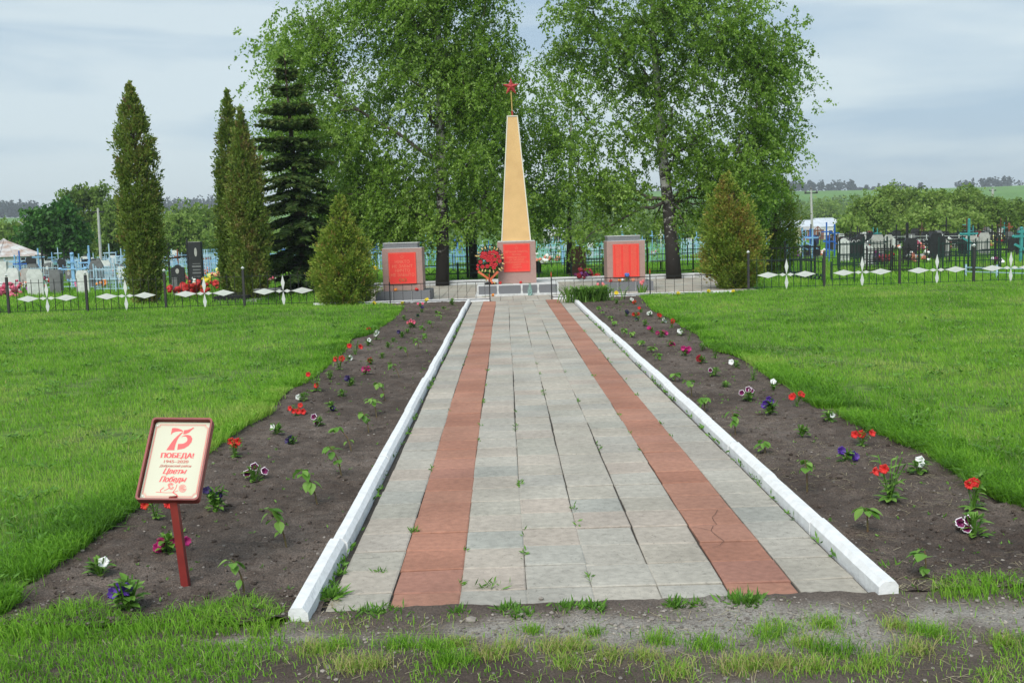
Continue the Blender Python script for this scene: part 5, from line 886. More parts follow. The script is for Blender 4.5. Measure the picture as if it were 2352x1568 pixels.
def tree(name, label, cat, base, trunk, trad, blobs, nclus, nspray, nleaf, lsize, m_leaf, m_bark, sig=.5, droop=(.35, .9), wind=(0, 0, 0), zmin=1.5, up=.55, tint=(.45, .2), limb=.05, group=None, aspect=.62, dense=None, spread=.05):
    base = np.array(base, float); t = thing(name, label, cat, base, group); trunk = [np.array(p, float)-base for p in trunk]; tz = np.array([p[2] for p in trunk])
    tb = MB(); tb.tube(trunk, trad, 10); bl = [(np.array(c)-base, np.array(r)) for c, r in blobs]
    w = np.array([r[0]*r[2] for _, r in bl]); w /= w.sum(); C, U, V_, T = [], [], [], []
    cvs = []
    def tp(z): z = min(max(z, tz[0]), tz[-1]); return np.array([np.interp(z, tz, [p[k] for p in trunk]) for k in range(3)]), np.interp(z, tz, trad)
    for k in rng.choice(len(bl), nclus, p=w):
        c, r = bl[k]; d = rdir(1)[0]; cc = c+d*r*rng.random()**.45
        if cc[2] < .5: continue
        a, ar = tp(max(zmin, cc[2]-up*np.hypot(*(cc-tp(cc[2])[0])[:2])-.2)); a = a+0; rad = min(limb, ar*.55)
        if cvs:
            al = np.concatenate([q_[1:5] for q_ in cvs[-140:]]); dd = np.linalg.norm((al-cc)*np.array([1, 1, .8]), axis=1)+np.maximum(0, al[:, 2]-cc[2]+.2)*2; j_ = int(dd.argmin())
            if dd[j_] < np.linalg.norm(cc-a)*.75: a = al[j_]; rad = min(limb*.42, ar*.3)
        L_ = np.linalg.norm(cc-a); rad *= .5+.5*min(1, L_/4)
        cv = curve(a, cc, .10*L_*rng.normal(.6, .4), 7, (.05*L_**.5)); tb.tube(cv, [rad*(1-.85*s/6)+.004 for s in range(7)], 5, cap=False, mi=1); cv = np.array(cv); cvs.append(cv)
        ct = tint[0]+rng.normal(0, tint[1]*.55)
        n = nspray; s = .45+.6*rng.random(n); i0 = np.minimum((s*6).astype(int), 5); f = np.minimum(s*6-i0, 1.2)[:, None]; st = cv[i0]*(1-f)+cv[i0+1]*f+rng.normal(0, sig, (n, 3))*np.array([1, 1, .8])
        dr = unit(rdir(n)*np.array([1, 1, .5])+np.array(wind)+unit(cc-a)*.4); dl = droop[0]+(droop[1]-droop[0])*rng.random(n); q_ = rng.random((n, nleaf)); dn = -dl[:, None]*q_**1.6
        P_ = st[:, None]+dr[:, None]*(dl[:, None]*.75*q_)[..., None]+np.stack([0*dn, 0*dn, dn*.75], -1)+rng.normal(0, spread, (n, nleaf, 3)); P_ = P_.reshape(-1, 3); m_ = len(P_)
        hang = unit(np.array([0, 0, -.8])+rdir(m_)*.9+np.array(wind)*.4); sz = lsize*(.65+.7*rng.random(m_)); C.append(P_); U.append(hang*(sz*.5)[:, None]); V_.append(unit(np.cross(hang, rdir(m_)))*(sz*.5*aspect)[:, None]); T.append(np.clip(ct+np.repeat(rng.normal(0, tint[1]*.6, n), nleaf)+rng.normal(0, tint[1]*.6, m_), 0, 1))
    C, U, V_, T = map(np.concatenate, (C, U, V_, T)); k = C[:, 2]+base[2] > .25
    obj('trunk', tb, [m_bark, M_limb], t, smooth=True); link('crown', leaf_mesh('crown', C[k], U[k], V_[k], T[k]), m_leaf, t); return t
def pb(L_, Y, yd=.75):                                           # crown volumes: (u, v, ru, rv) seen at distance Y
    o = []
    for q_ in L_: u, v, ru, rv = q_[:4]; yy = Y+(q_[4] if len(q_) > 4 else 0); c = P(u, v, yy); k = yy/F_PX; o.append((c, (ru*k, min(ru, rv)*k*yd+.3, rv*k)))
    return o
TY = 33.6
bL = G(1016, 655); bL[1] = TY; bL[0] = P(1016, 655, TY)[0]; bL[2] = -.05
tr_ = [bL, P(1017, 560, TY), P(1015, 430, TY), P(1012, 330, TY), P(1010, 200, TY), P(1006, 60, TY), P(1000, -80, TY), P(990, -200, TY)]
tree('birch_tree', 'big leafy birch with a dappled trunk behind the wreath', 'tree', bL, tr_, [.23, .20, .175, .15, .125, .10, .07, .03], pb([(1000, 150, 170, 220), (860, 110, 165, 150), (770, 230, 120, 150), (1110, 320, 90, 160), (970, 400, 150, 110), (840, 390, 130, 120), (1070, 80, 105, 150), (890, -60, 200, 120), (1090, -120, 130, 120), (715, 60, 45, 70), (1160, 430, 55, 75), (880, 490, 110, 45), (1000, 500, 110, 35), (690, 150, 50, 90), (1120, 180, 70, 110), (760, 420, 75, 70), (830, 485, 80, 55), (745, 330, 70, 80), (930, 515, 80, 35), (1090, 505, 60, 35)], TY), 205, 31, 29, .094, M_birch, M_bb, sig=.42, droop=(.45, 1.15), wind=(-.4, 0, 0), zmin=2.0, tint=(.50, .30), spread=.038, limb=.07)
# the large limb reaching up to the west, and forked dark stems
TR = 33.4
bR = np.array([P(1548, 640, TR)[0], TR, -.05])
tr_ = [bR, P(1543, 560, TR), P(1536, 470, TR), P(1526, 400, TR), P(1518, 300, TR), P(1508, 180, TR), P(1500, 60, TR), P(1497, -80, TR), P(1490, -200, TR)]
tree('birch_tree', 'big airy birch leaning over the stele with names', 'tree', bR, tr_, [.27, .235, .21, .17, .15, .12, .09, .06, .03], pb([(1520, 60, 200, 150), (1400, 110, 130, 160), (1640, 140, 160, 170), (1350, 310, 75, 140), (1490, 300, 160, 160), (1670, 310, 130, 130), (1420, 410, 110, 75), (1610, 420, 110, 60), (1745, 130, 85, 120), (1755, 340, 60, 90), (1345, 470, 55, 60), (1720, 440, 70, 70), (1300, 150, 55, 140), (1540, -110, 240, 120), (1290, 60, 50, 80), (1800, 110, 45, 45), (1450, 480, 60, 40), (1320, 530, 30, 50), (1560, 500, 90, 35), (1660, 480, 80, 50), (1780, 290, 60, 100), (1790, 190, 60, 90), (1745, 420, 60, 60), (1640, 40, 150, 110)], TR), 190, 27, 28, .094, M_birch, M_bb, sig=.42, droop=(.45, 1.1), wind=(.22, 0, .15), zmin=2.6, tint=(.42, .28), spread=.038, limb=.07)
sl = lambda u0, v0, u1, v1, Y, r0, r1, n=6: ([P(u0+(u1-u0)*k/n, v0+(v1-v0)*k/n, Y) for k in range(n+1)], [r0+(r1-r0)*k/n for k in range(n+1)])
b3 = np.array([P(1306, 640, 39)[0], 39, -.06]); a, r = sl(1306, 640, 1312, 250, 39, .11, .03)
tree('birch_tree', 'slender birch with hanging twigs beyond the obelisk, right side', 'tree', b3, a, r, pb([(1275, 300, 45, 100), (1262, 430, 45, 90), (1240, 500, 30, 60), (1300, 420, 40, 90), (1285, 530, 25, 40), (1250, 200, 35, 80)], 39), 40, 16, 20, .11, M_birch, M_bb, sig=.35, droop=(.6, 1.5), wind=(-.2, 0, 0), zmin=2., tint=(.40, .18), limb=.03)
b4 = np.array([P(1088, 650, 38.5)[0], 38.5, -.06]); a, r = sl(1088, 650, 1084, 100, 38.5, .16, .04)
tree('birch_tree', 'birch with a pale trunk standing close behind the wreath', 'tree', b4, a, r, pb([(1090, 250, 90, 150), (1150, 300, 60, 130), (1120, 470, 80, 55), (1060, 440, 70, 70), (1190, 330, 40, 130), (1180, 480, 45, 60)], 38.5), 55, 22, 20, .115, M_birch, M_bb, sig=.42, wind=(-.2, 0, 0), zmin=2.2, tint=(.44, .2), limb=.04)
b5 = np.array([P(640, 640, 37.5)[0], 37.5, -.06]); a, r = sl(700, 640, 690, 60, 37.5, .18, .04)
tree('birch_tree', 'birch blown sideways behind the dark spruce', 'tree', b5, a, r, pb([(660, 200, 45, 120), (640, 330, 35, 70), (700, 300, 80, 120), (760, 360, 90, 110), (650, 90, 25, 50), (620, 190, 22, 50), (800, 470, 80, 60)], 37.5), 60, 20, 20, .115, M_birch, M_bb, sig=.4, droop=(.5, 1.2), wind=(-.55, 0, 0), zmin=2.2, tint=(.50, .2), limb=.04)
# ---- conifers
def column_thuja(label, u, vb, vt, prof, Y, n, seed, m_leaf=M_thuja, brown=.0, holes=.45, fine=.085, name='thuja_tree', tint0=.42, cat='tree', wig=.14, hth=.10, twin=0., spray=.34, out_=.55):
    """prof: (height share, half width in picture units)"""
    r0 = np.random.default_rng(seed); X = P(u, vb, Y)[0]; top = P(*( (u if isinstance(vt, (int, float)) else vt[0]), (vt if isinstance(vt, (int, float)) else vt[1])), Y) if not isinstance(vt, (int, float)) else P(u, vt, Y)
    H = top[2]+.06; t = thing(name, label, cat, (X, Y, -.06)); lean = top[0]-X; hs, ws = zip(*prof); ws = np.array(ws)*Y/F_PX*.88
    per = 26; n = n//per; s = r0.random(n*4); w_ = np.interp(s, hs, ws); keep = r0.random(n*4) < (w_+.04)/w_.max(); s = s[keep][:n]; n = len(s); w_ = np.interp(s, hs, ws); az = r0.random(n)*2*math.pi
    lump = 1+wig*np.sin(az*3+s*17+seed)+wig*.8*np.sin(az*5-s*31+seed*2)+r0.normal(0, wig*.6, n); q_ = np.sqrt(.3+.7*r0.random(n)); rr_ = w_*lump*q_*.93; x = rr_*np.cos(az); y = rr_*np.sin(az); z = s*H
    if twin: x += np.where(np.sin(az*1.) > 0, -1, 1)*twin*np.clip((s-.72)/.2, 0, 1)*w_
    hol = (np.sin(x*8.6+z*2.1+seed)+np.sin(z*6.1-x*5.2)+.4*np.sin(y*4+z))/2.4
    k = ~((hol > hth) & (s < .86) & (r0.random(n) < holes*np.clip((s-.2)*2, .2, 1.2))); x, y, z, s, az, w_ = x[k], y[k], z[k], s[k], az[k], w_[k]; n = len(x)
    ax = unit(np.stack([np.cos(az)*out_, np.sin(az)*out_, np.full(n, 1.)], 1)+r0.normal(0, .22, (n, 3))); side = unit(np.cross(ax, r0.normal(size=(n, 3)))); sl_ = spray*(.6+.7*r0.random(n))*np.clip(w_/ws.max()*1.6, .38, 1)
    g_ = r0.random((n, per)); h_ = r0.normal(0, .33, (n, per))*(1-.55*g_); P_ = np.stack([x+lean*s, y, z], 1)[:, None]+ax[:, None]*((g_-.35)*sl_[:, None])[..., None]+side[:, None]*(h_*sl_[:, None])[..., None]+r0.normal(0, .012, (n, per, 3))
    out = unit(ax[:, None]+side[:, None]*(h_*1.6)[..., None]+r0.normal(0, .3, (n, per, 3))).reshape(-1, 3); C = P_.reshape(-1, 3); m_ = len(C); sz = fine*(.6+.8*r0.random(m_)); V_ = unit(np.cross(out, unit(r0.normal(size=(m_, 3)))))*(sz*.28)[:, None]
    tt = np.repeat(tint0+brown*np.clip(np.sin(z*1.7+az*2+seed)+.3*np.sin(x*6)+s-.4, 0, 1)+r0.normal(0, .12, n)+np.where(r0.random(n) < .05+brown*.12, .32, 0), per)+.16*(g_.ravel()-.5)+r0.normal(0, .08, m_)
    tk = MB(); tk.tube([(lean*s_, 0, H*s_) for s_ in (0, .3, .6, .93)], [max(.09, ws.max()*.16), ws.max()*.12, ws.max()*.07, .015], 7)
    for _ in range(46):
        s_ = .06+.8*random.random(); a_ = random.random()*6.28; w1 = float(np.interp(s_+.06, hs, ws))*.8; tk.tube([(lean*s_, 0, H*s_), (lean*s_+w1*.6*math.cos(a_), w1*.6*math.sin(a_), H*(s_+.03)), (lean*s_+w1*math.cos(a_), w1*math.sin(a_), H*min(.99, s_+.085))], [.022, .016, .008], 4, cap=False)
    obj('trunk', tk, M_bark, t); link('crown', leaf_mesh('crown', C, out*(sz*.5)[:, None], V_, np.clip(tt, 0, 1)), m_leaf, t); return t
pa = ((0, 22), (.05, 32), (.12, 44), (.3, 48), (.5, 51), (.62, 48), (.75, 40), (.85, 28), (.93, 16), (1, 3))
column_thuja('tall lone columnar thuja with sky showing through its top', 338, 690, (298, 190), pa, 28.8, 58000, 3, brown=.12, holes=.8, twin=.22, fine=.078)
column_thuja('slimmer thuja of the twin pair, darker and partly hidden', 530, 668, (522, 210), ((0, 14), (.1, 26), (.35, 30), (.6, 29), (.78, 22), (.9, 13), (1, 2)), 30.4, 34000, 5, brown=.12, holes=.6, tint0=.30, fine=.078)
column_thuja('front thuja of the twin pair, brownish green', 580, 682, (551, 250), ((0, 24), (.1, 44), (.3, 47), (.5, 44), (.65, 37), (.8, 25), (.92, 11), (1, 2)), 29.4, 54000, 8, brown=.2, holes=.35, tint0=.44, fine=.078)
def bushy(label, u, vb, vt, prof, Y, n, seed, tint0, brown, Z=M_bushy):
    return column_thuja(label, u, vb, vt, prof, Y, n, seed, Z, brown, .6, .066, 'thuja_bush', tint0, 'bush', .17, .2, 0., .36, .95)
bushy('bushy golden green thuja at the corner of the memorial paving, beside the НИКТО НЕ ЗАБЫТ stele', 795, 706, (778, 450), ((0, 42), (.07, 62), (.2, 72), (.38, 68), (.52, 56), (.65, 40), (.78, 28), (.9, 17), (1, 4)), 25.15, 40000, 11, .40, .02)
bushy('bushy thuja turning brown on top, right of the big airy birch', 1690, 672, (1668, 398), ((0, 30), (.1, 60), (.2, 76), (.4, 76), (.55, 64), (.7, 50), (.82, 32), (.92, 15), (1, 3)), 27.2, 44000, 14, .34, .34)
bushy('dark wide thuja farther back at the right of the browning one', 1770, 612, (1790, 405), ((0, 40), (.15, 60), (.4, 66), (.6, 60), (.8, 44), (.92, 26), (1, 5)), 36., 26000, 17, .20, .15)
# spruce: whorls of drooping boughs
def spruce(label, u, vb, vt, Y, wpx_):
    X = P(u, vb, Y)[0]; top = P(*vt, Y); H = top[2]+.06; lean = top[0]-X; t = thing('spruce_tree', label, 'tree', (X, Y, -.06)); tk = MB(); tk.tube([(lean*s, 0, H*s) for s in (0, .25, .5, .75, 1)], [.17, .14, .10, .05, .012], 8); C, U, V_, T = [], [], [], []
    nw = 27
    for k in range(nw):
        s = min(.985, .07+.92*(k+rng.uniform(-.4, .4))/nw); L_ = wpx_*Y/F_PX*min(1, (1-s)*1.45+.06)*rng.uniform(.72, 1.25)
        for j in range(9 if s < .8 else 6):
            a = 2*math.pi*(j+.37*k)/9+rng.normal(0, .2); l_ = L_*rng.uniform(.55, 1.25); rise = .12 if s > .6 else -.18; nn = 7; pts = [np.array([lean*s+math.cos(a)*l_*q_, math.sin(a)*l_*q_, H*s+l_*(rise*q_-.28*q_*q_+.20*q_**3)]) for q_ in np.linspace(0, 1, nn)]; tk.tube(pts, [.03*(1-.8*q_)*(.4+.6*(1-s)) for q_ in np.linspace(0, 1, nn)], 4, cap=False); pts = np.array(pts)
            n = int(250*l_+50); q_ = rng.random(n)**.7*(nn-1.001); i_ = q_.astype(int); f = (q_-i_)[:, None]; p = pts[i_]*(1-f)+pts[i_+1]*f; dirn = unit(pts[i_+1]-pts[i_]); side = unit(np.cross(dirn, np.array([0, 0, 1.])))*np.where(rng.random(n) < .5, -1, 1)[:, None]
            d = unit(dirn*.55+side*.75+np.array([0, 0, -.25])+rng.normal(0, .25, (n, 3))); ln = (.11+.21*rng.random(n))*(1-.35*q_/(nn-1)); C.append(p+d*ln[:, None]*.5+rng.normal(0, .015, (n, 3))); U.append(d*ln[:, None]*.5); V_.append(unit(np.cross(d, rdir(n)))*(ln*.15)[:, None]); T.append(np.clip(.2+.42*(q_/(nn-1))+.3*(s-.3)+rng.normal(0, .13, n), 0, 1))
    obj('trunk', tk, M_bark, t); link('crown', leaf_mesh('crown', *map(np.concatenate, (C, U, V_, T))), M_spruce, t); return t
spruce('dark spruce with drooping boughs between the twin thujas and the big leafy birch', 700, 660, (652, 118), 32.0, 120)
# ---- trees and bushes beyond the cemetery
M_far = ramp_mat('distant_leaf', [(.075, .135, .022), (.145, .24, .036), (.22, .34, .058), (.30, .42, .10)], .6, .45)
M_maple = ramp_mat('maple_leaf', [(.025, .085, .016), (.055, .17, .026), (.10, .26, .04)], .5, .4)
def gz(Y): return -.06-1.8*max(0, min(1, (Y-70)/160))**2
def fartree(name, label, cat, u, vb, Y, blobs, ncl, nsp, nl, ls, m_leaf=None, tint=(.45, .2), sig=None, group=None, r=.2, droop=(.2, .6), wind=(0, 0, 0), zm_=.8, spread=None):
    X = P(u, vb, Y)[0]; b_ = np.array([X, Y, gz(Y)-.1]); tv = min(q_[1]-q_[3]*.5 for q_ in blobs); top = P(u, tv, Y); tr = [b_+(top-b_)*k/4 for k in range(5)]
    return tree(name, label, cat, b_, tr, [r, r*.8, r*.6, r*.4, r*.15], pb(blobs, Y), ncl, nsp, nl, ls, m_leaf or M_far, M_bark, sig=sig or Y*.006, droop=(droop[0]*Y/60, droop[1]*Y/60), wind=wind, zmin=zm_, tint=tint, limb=r*.4, group=group, spread=spread or .0016*Y)
fartree('maple_tree', 'round dark green tree left of the white pole', 'tree', 135, 585, 78, [(125, 520, 60, 45), (100, 540, 40, 35), (155, 540, 38, 35), (130, 490, 40, 25)], 46, 22, 16, .34, M_maple, (.5, .25), r=.22)
fartree('broadleaf_tree', 'tall thin crowned tree behind the white pole', 'tree', 205, 585, 100, [(195, 452, 44, 16), (170, 460, 22, 14), (215, 450, 20, 14), (210, 500, 40, 40), (225, 520, 40, 40), (190, 530, 40, 35)], 44, 20, 14, .34, None, (.36, .2), r=.2)
fartree('broadleaf_tree', 'brownish green tree just left of the lone thuja', 'tree', 262, 590, 96, [(258, 515, 36, 40), (270, 550, 34, 34), (240, 550, 34, 34), (290, 500, 30, 30)], 36, 22, 14, .36, None, (.34, .2), r=.2)
fartree('willow_bush', 'low willowy bush between the lone thuja and the twin thujas', 'bush', 425, 575, 88, [(415, 535, 45, 28), (455, 545, 35, 25), (395, 550, 30, 22)], 30, 22, 18, .30, None, (.72, .18), r=.1, wind=(-.5, 0, 0))
fartree('broadleaf_tree', 'olive tree just left of the twin thujas', 'tree', 470, 580, 105, [(468, 500, 32, 28), (485, 535, 34, 36), (445, 515, 30, 20), (400, 508, 26, 16)], 34, 20, 14, .36, None, (.45, .2), r=.18)
fartree('shrub', 'pale green shrub beyond the rusty shed roof', 'bush', 40, 560, 125, [(50, 530, 45, 18), (95, 535, 30, 20), (15, 540, 30, 16)], 24, 20, 14, .5, None, (.62, .18), r=.12)
for k, (u, vt, ru, rv, tn, lab) in enumerate(((1995, 465, 40, 42, .42, 'leftmost rounded bush of the wide thicket on the right'), (2045, 450, 46, 50, .50, 'bushy tree with twiggy top, second in the wide thicket'), (2095, 445, 44, 55, .36, 'tall olive bushy tree in the middle of the wide thicket'), (2140, 448, 44, 55, .46, 'bushy tree with straggling shoots right of the thicket middle'), (2190, 452, 46, 55, .34, 'dark bushy tree behind the teal cross'), (2240, 455, 44, 52, .30, 'dark bushy tree near the far utility pole'), (2275, 470, 36, 44, .26, 'lowest dark bush where the wide thicket ends'), (2345, 475, 50, 55, .34, 'bushy tree cut off by the picture edge'), (2215, 500, 38, 30, .62, 'bright green low bush in front of the dark bushy trees'), (2130, 500, 36, 32, .58, 'bright green young tree in front of the thicket middle'))):
    Y = 96+3*(k % 3)-(14 if k > 7 else 0); fartree('bushy_tree', lab, 'tree', u, 545, Y, [(u, vt+rv*.9, ru, rv*.75), (u, 530, ru*1.1, 22), (u-ru*.4, vt+rv*1.3, ru*.8, rv*.55), (u+ru*.4, vt+rv*1.3, ru*.8, rv*.55), (u+random.uniform(-20, 20), vt+8, ru*.45, 14)], 80, 26, 19, .30, None, (tn+.16, .22), group='bushes of the wide thicket', r=.10, zm_=.3)
fartree('shrub', 'small fresh green shrub left of the wide thicket', 'bush', 1962, 545, 84, [(1962, 525, 18, 20), (1950, 535, 14, 12)], 14, 18, 12, .3, None, (.7, .15), r=.06, zm_=.2)
fartree('broadleaf_tree', 'pale green tree behind the farm roofs', 'tree', 1905, 520, 250, [(1905, 495, 28, 20), (1880, 500, 25, 16)], 16, 20, 14, .7, None, (.55, .2), r=.2)
# ---- far woods, one mass each
def woods(name, spec, m_leaf, seed, ls, tint):
    r0 = np.random.default_rng(seed); C, U, V_, T = [], [], [], []
    for az0, az1, r_0, r_1, h0, h1, ntree, nq, wd in spec:
        for _ in range(ntree):
            az_ = r0.uniform(az0, az1); r_ = r0.uniform(r_0, r_1); x, y = r_*math.sin(az_), r_*math.cos(az_); z = float(terr_z(np.array(x), np.array(y))); h = r0.uniform(h0, h1); w_ = h*wd*r0.uniform(.7, 1.3); q_ = unit(r0.normal(size=(nq, 3)))*(r0.random((nq, 1))**.4); c = np.stack([x+q_[:, 0]*w_, y+q_[:, 1]*w_, z+h*.55+q_[:, 2]*h*.48], 1); d = unit(r0.normal(size=(nq, 3))); C.append(c); U.append(d*ls*.6); V_.append(unit(np.cross(d, r0.normal(size=(nq, 3))))*ls*.5); T.append(np.clip(tint+r0.normal(0, .1)+r0.normal(0, .15, nq), 0, 1))
    return tag(link(name, leaf_mesh(name, *map(np.concatenate, (C, U, V_, T))), m_leaf), kind='stuff')
azu = lambda u: math.atan2(*P(u, 500, 1.)[:2])
M_pine = ramp_mat('pine_wood', [(.010, .018, .014), (.022, .036, .024), (.04, .058, .036)], .8, .1)
woods('ridge_pine_wood', [(azu(-60), azu(90), 1130, 1240, 13, 19, 130, 34, .22), (azu(330), azu(520), 1160, 1260, 12, 20, 120, 26, .2), (azu(1700), azu(1960), 1180, 1250, 8, 15, 110, 30, .24), (azu(1960), azu(2120), 1220, 1260, 5, 9, 40, 26, .3), (azu(2200), azu(2235), 1220, 1260, 7, 12, 12, 26, .3), (azu(2250), azu(2330), 1220, 1260, 8, 14, 26, 26, .3), (azu(2335), azu(2400), 1220, 1250, 6, 10, 14, 24, .3), (azu(600), azu(1700), 1200, 1260, 6, 12, 90, 20, .3)], M_pine, 4, 2.6, .4)
woods('valley_wood', [(azu(1560), azu(1990), 400, 560, 7, 14, 150, 60, .5), (azu(1200), azu(1560), 340, 560, 7, 14, 130, 55, .5), (azu(-40), azu(560), 260, 420, 6, 11, 130, 50, .55), (azu(560), azu(1200), 300, 480, 7, 13, 120, 40, .5), (azu(1990), azu(2400), 300, 460, 6, 10, 80, 45, .55)], M_far, 6, 1.5, .42)
woods('cemetery_hedge', [(azu(1180), azu(1640), 150, 185, 2.5, 5, 60, 70, .7), (azu(560), azu(1010), 130, 165, 3, 6, 50, 70, .7), (azu(1700), azu(1800), 210, 240, 2, 4, 20, 60, .8)], M_far, 9, .7, .5)
# ================================================================== POLES AND FARM BUILDINGS
M_conc = mat('concrete_pole', (.46, .46, .45), .85, (.36, .36, .35), 5., .2, 30.); M_lamp = mat('lamp_metal', (.5, .52, .53), .5)
def pole_(label, u, vb, vt, Y, w, insul=True, lamp=False, shift=0):
    b_ = P(u, vb, Y); tp_ = P(u+shift, vt, Y); t = thing('utility_pole', label, 'pole', (b_[0], Y, gz(Y)-.1)); H = tp_[2]-gz(Y)+.1; dx = tp_[0]-b_[0]; obj('mast', MB().tube([(0, 0, 0), (dx*.5, 0, H*.5), (dx, 0, H)], [w*.62, w*.54, w*.45], 8), M_conc, t)
    if insul: obj('crossarm', MB().bar((dx-.7, 0, H-.35), (dx+.7, 0, H-.35), .12), M_black, t); m_ = MB(); [m_.lathe([(.09, 0), (.12, .12), (.05, .24)], (dx+s, 0, H-.3), 8) for s in (-.6, .6)]; m_.lathe([(.09, 0), (.11, .15), (.04, .3)], (dx, 0, H), 8); obj('insulators', m_, PM['dgrey'], t)
    if lamp: obj('lamp_head', MB().bar((dx, 0, H-.02), (dx-.3, -.1, H+.12), .1).blob((dx-.3, -.1, H+.12), (.15, .1, .06)), M_lamp, t)
    return t
p1 = pole_('tall pale concrete pole left of the lone thuja', 231, 590, 478, 66, .17, False, False, -6); p1m = MB(); p1m.bar((-.35, 0, 0), (.35, 0, 0), .1); obj('crossarm', p1m, M_black, p1, (P(226, 487, 66)[0]-p1.location.x, 0, P(226, 487, 66)[2]-p1.location.z))
pole_('short street lamp pole behind the rusty shed roof', 55, 565, 512, 105, .2, False, True, -4)
pole_('silver lamp pole with insulators before the farm roofs', 1866, 540, 436, 110, .24, True, False, -3)
pole_('dark utility pole far away above the wide thicket', 2280, 530, 434, 210, .5, True)
M_rusty = mat('rusty_sheet', (.56, .57, .56), .6, (.36, .27, .22), 1.6, .1, 8., detail=8); M_roof = mat('pale_sheet_roof', (.62, .66, .70), .45, (.50, .55, .60), .5); M_wall = mat('whitewashed_wall', (.62, .63, .62), .85, (.5, .5, .5), 1.); M_brick = mat('brick_wall', (.24, .11, .08), .9, (.17, .08, .06), 3.); M_bluew = mat('blue_wall', (.24, .42, .55), .8, (.2, .36, .48), 2.)
def house(label, name, u0, u1, ve, vr, Y, wall, roof, dep=7., hip=0., vb=None, seams=True, rz=0.):
    a, b_ = P(u0, ve, Y), P(u1, ve, Y); z0 = gz(Y); t = thing(name, label, 'building', ((a[0]+b_[0])/2, Y, z0), None, rz); w = b_[0]-a[0]; he = (a[2]+b_[2])/2-z0; hr = P((u0+u1)/2, vr, Y+dep/2)[2]-z0
    obj('wall', MB().box((0, dep/2, he/2-.2), (w-.3, dep-.3, he+.4)), wall, t); k = w/2; hp = hip
    r = MB().add([(-k, 0, he), (k, 0, he), (k, dep, he), (-k, dep, he), (-k+hp, dep/2, hr), (k-hp, dep/2, hr)], [(0, 1, 5, 4), (2, 3, 4, 5), (1, 2, 5), (3, 0, 4), (3, 2, 1, 0)])
    if seams:
        n = max(3, int(w/1.0))
        for i_ in range(1, n): x = -k+w*i_/n; x2 = max(-k+hp, min(k-hp, x)); r.bar((x, -.01, he+.02), (x2, dep/2, hr+.02), .05)
    obj('roof', r, roof, t); n = max(2, int(w/3))
    for i_ in range(n): x = -k+w*(i_+.5)/n; f = obj('window', MB().box((x, .13, he*.55), (.9, .06, 1.0)), PM['white'], t); obj('pane', MB().box((x, .10, he*.55), (.74, .03, .84)), PM['stone'], f)
    return t
house('old shed with a patchy rusted sheet roof at the left edge', 'shed', -70, 100, 590, 549, 72, M_wall, M_rusty, 6., 2.6, rz=R(28))
house('small white house with a pale hipped roof right of the obelisk', 'house', 1250, 1284, 530, 516, 150, M_wall, M_roof, 8, 1.5); house('low white annex beside the hipped roof house', 'house', 1284, 1302, 532, 522, 152, M_wall, M_roof, 7, 0)
house('long white roofed barn behind the silver lamp pole', 'barn', 1800, 1930, 522, 505, 215, M_wall, M_roof, 14, 0); house('taller pale roofed barn at the right of the farm', 'barn', 1890, 1935, 512, 500, 232, M_wall, M_roof, 14, 0); house('low brick outbuilding with a grey roof in front of the long barn', 'outbuilding', 1835, 1895, 528, 520, 195, M_brick, PM['grey'], 8, 0); house('small blue gabled hut beside the pale pillar', 'hut', 1812, 1832, 526, 518, 180, M_bluew, M_roof, 6, 0); house('light grey farmhouse far behind the birch on the right', 'house', 1420, 1470, 523, 515, 200, M_wall, M_roof, 8, 1.)

# ================================================================== AIR
hz = bpy.data.materials.new('haze'); hz.use_nodes = True; hn = hz.node_tree; hn.nodes.clear(); ho = hn.nodes.new('ShaderNodeOutputMaterial'); hv = hn.nodes.new('ShaderNodeVolumePrincipled'); hv.inputs['Color'].default_value = (.80, .88, .95, 1); hv.inputs['Density'].default_value = .00036; hn.links.new(hv.outputs[0], ho.inputs['Volume'])
tag(obj('haze', MB().box((0, 0, 45), (5400, 5400, 100)), hz), kind='stuff')
# ================================================================== PLANTS IN THE BEDS
M_pl = ramp_mat('petunia_leaf', [(.08, .19, .025), (.14, .30, .04), (.22, .40, .07)], .5, .35); M_seed = ramp_mat('seedling_leaf', [(.09, .22, .03), (.16, .34, .05), (.25, .42, .09)], .5, .4); M_edge = flower_mat('petal_rim', (.78, .74, .78), .95)
M_sst = mat('reddish_stem', (.16, .085, .045), .7, (.10, .10, .035), 30.)
def ovate(mb, base, d, up, ln, wd, fold=.25, t=.5):
    """pointed leaf with a raised middle rib: two rows of faces"""
    d = Vector(d).normalized(); s = d.cross(Vector(up)); s = s.normalized() if s.length > 1e-4 else Vector((1, 0, 0)); n = s.cross(d); b = Vector(base); L_, R_, C_ = [], [], []
    for q_, w_ in ((0, .12), (.2, .8), (.45, 1), (.72, .68), (1, .03)):
        c = b+d*ln*q_-n*ln*.22*q_*q_; C_.append(c); L_.append(c-s*wd*w_/2+n*wd*fold*w_*.5); R_.append(c+s*wd*w_/2+n*wd*fold*w_*.5)
    k = 5; mb.add(L_+C_+R_, [(i, i+1, k+i+1, k+i) for i in range(4)]+[(k+i, k+i+1, 2*k+i+1, 2*k+i) for i in range(4)], t)
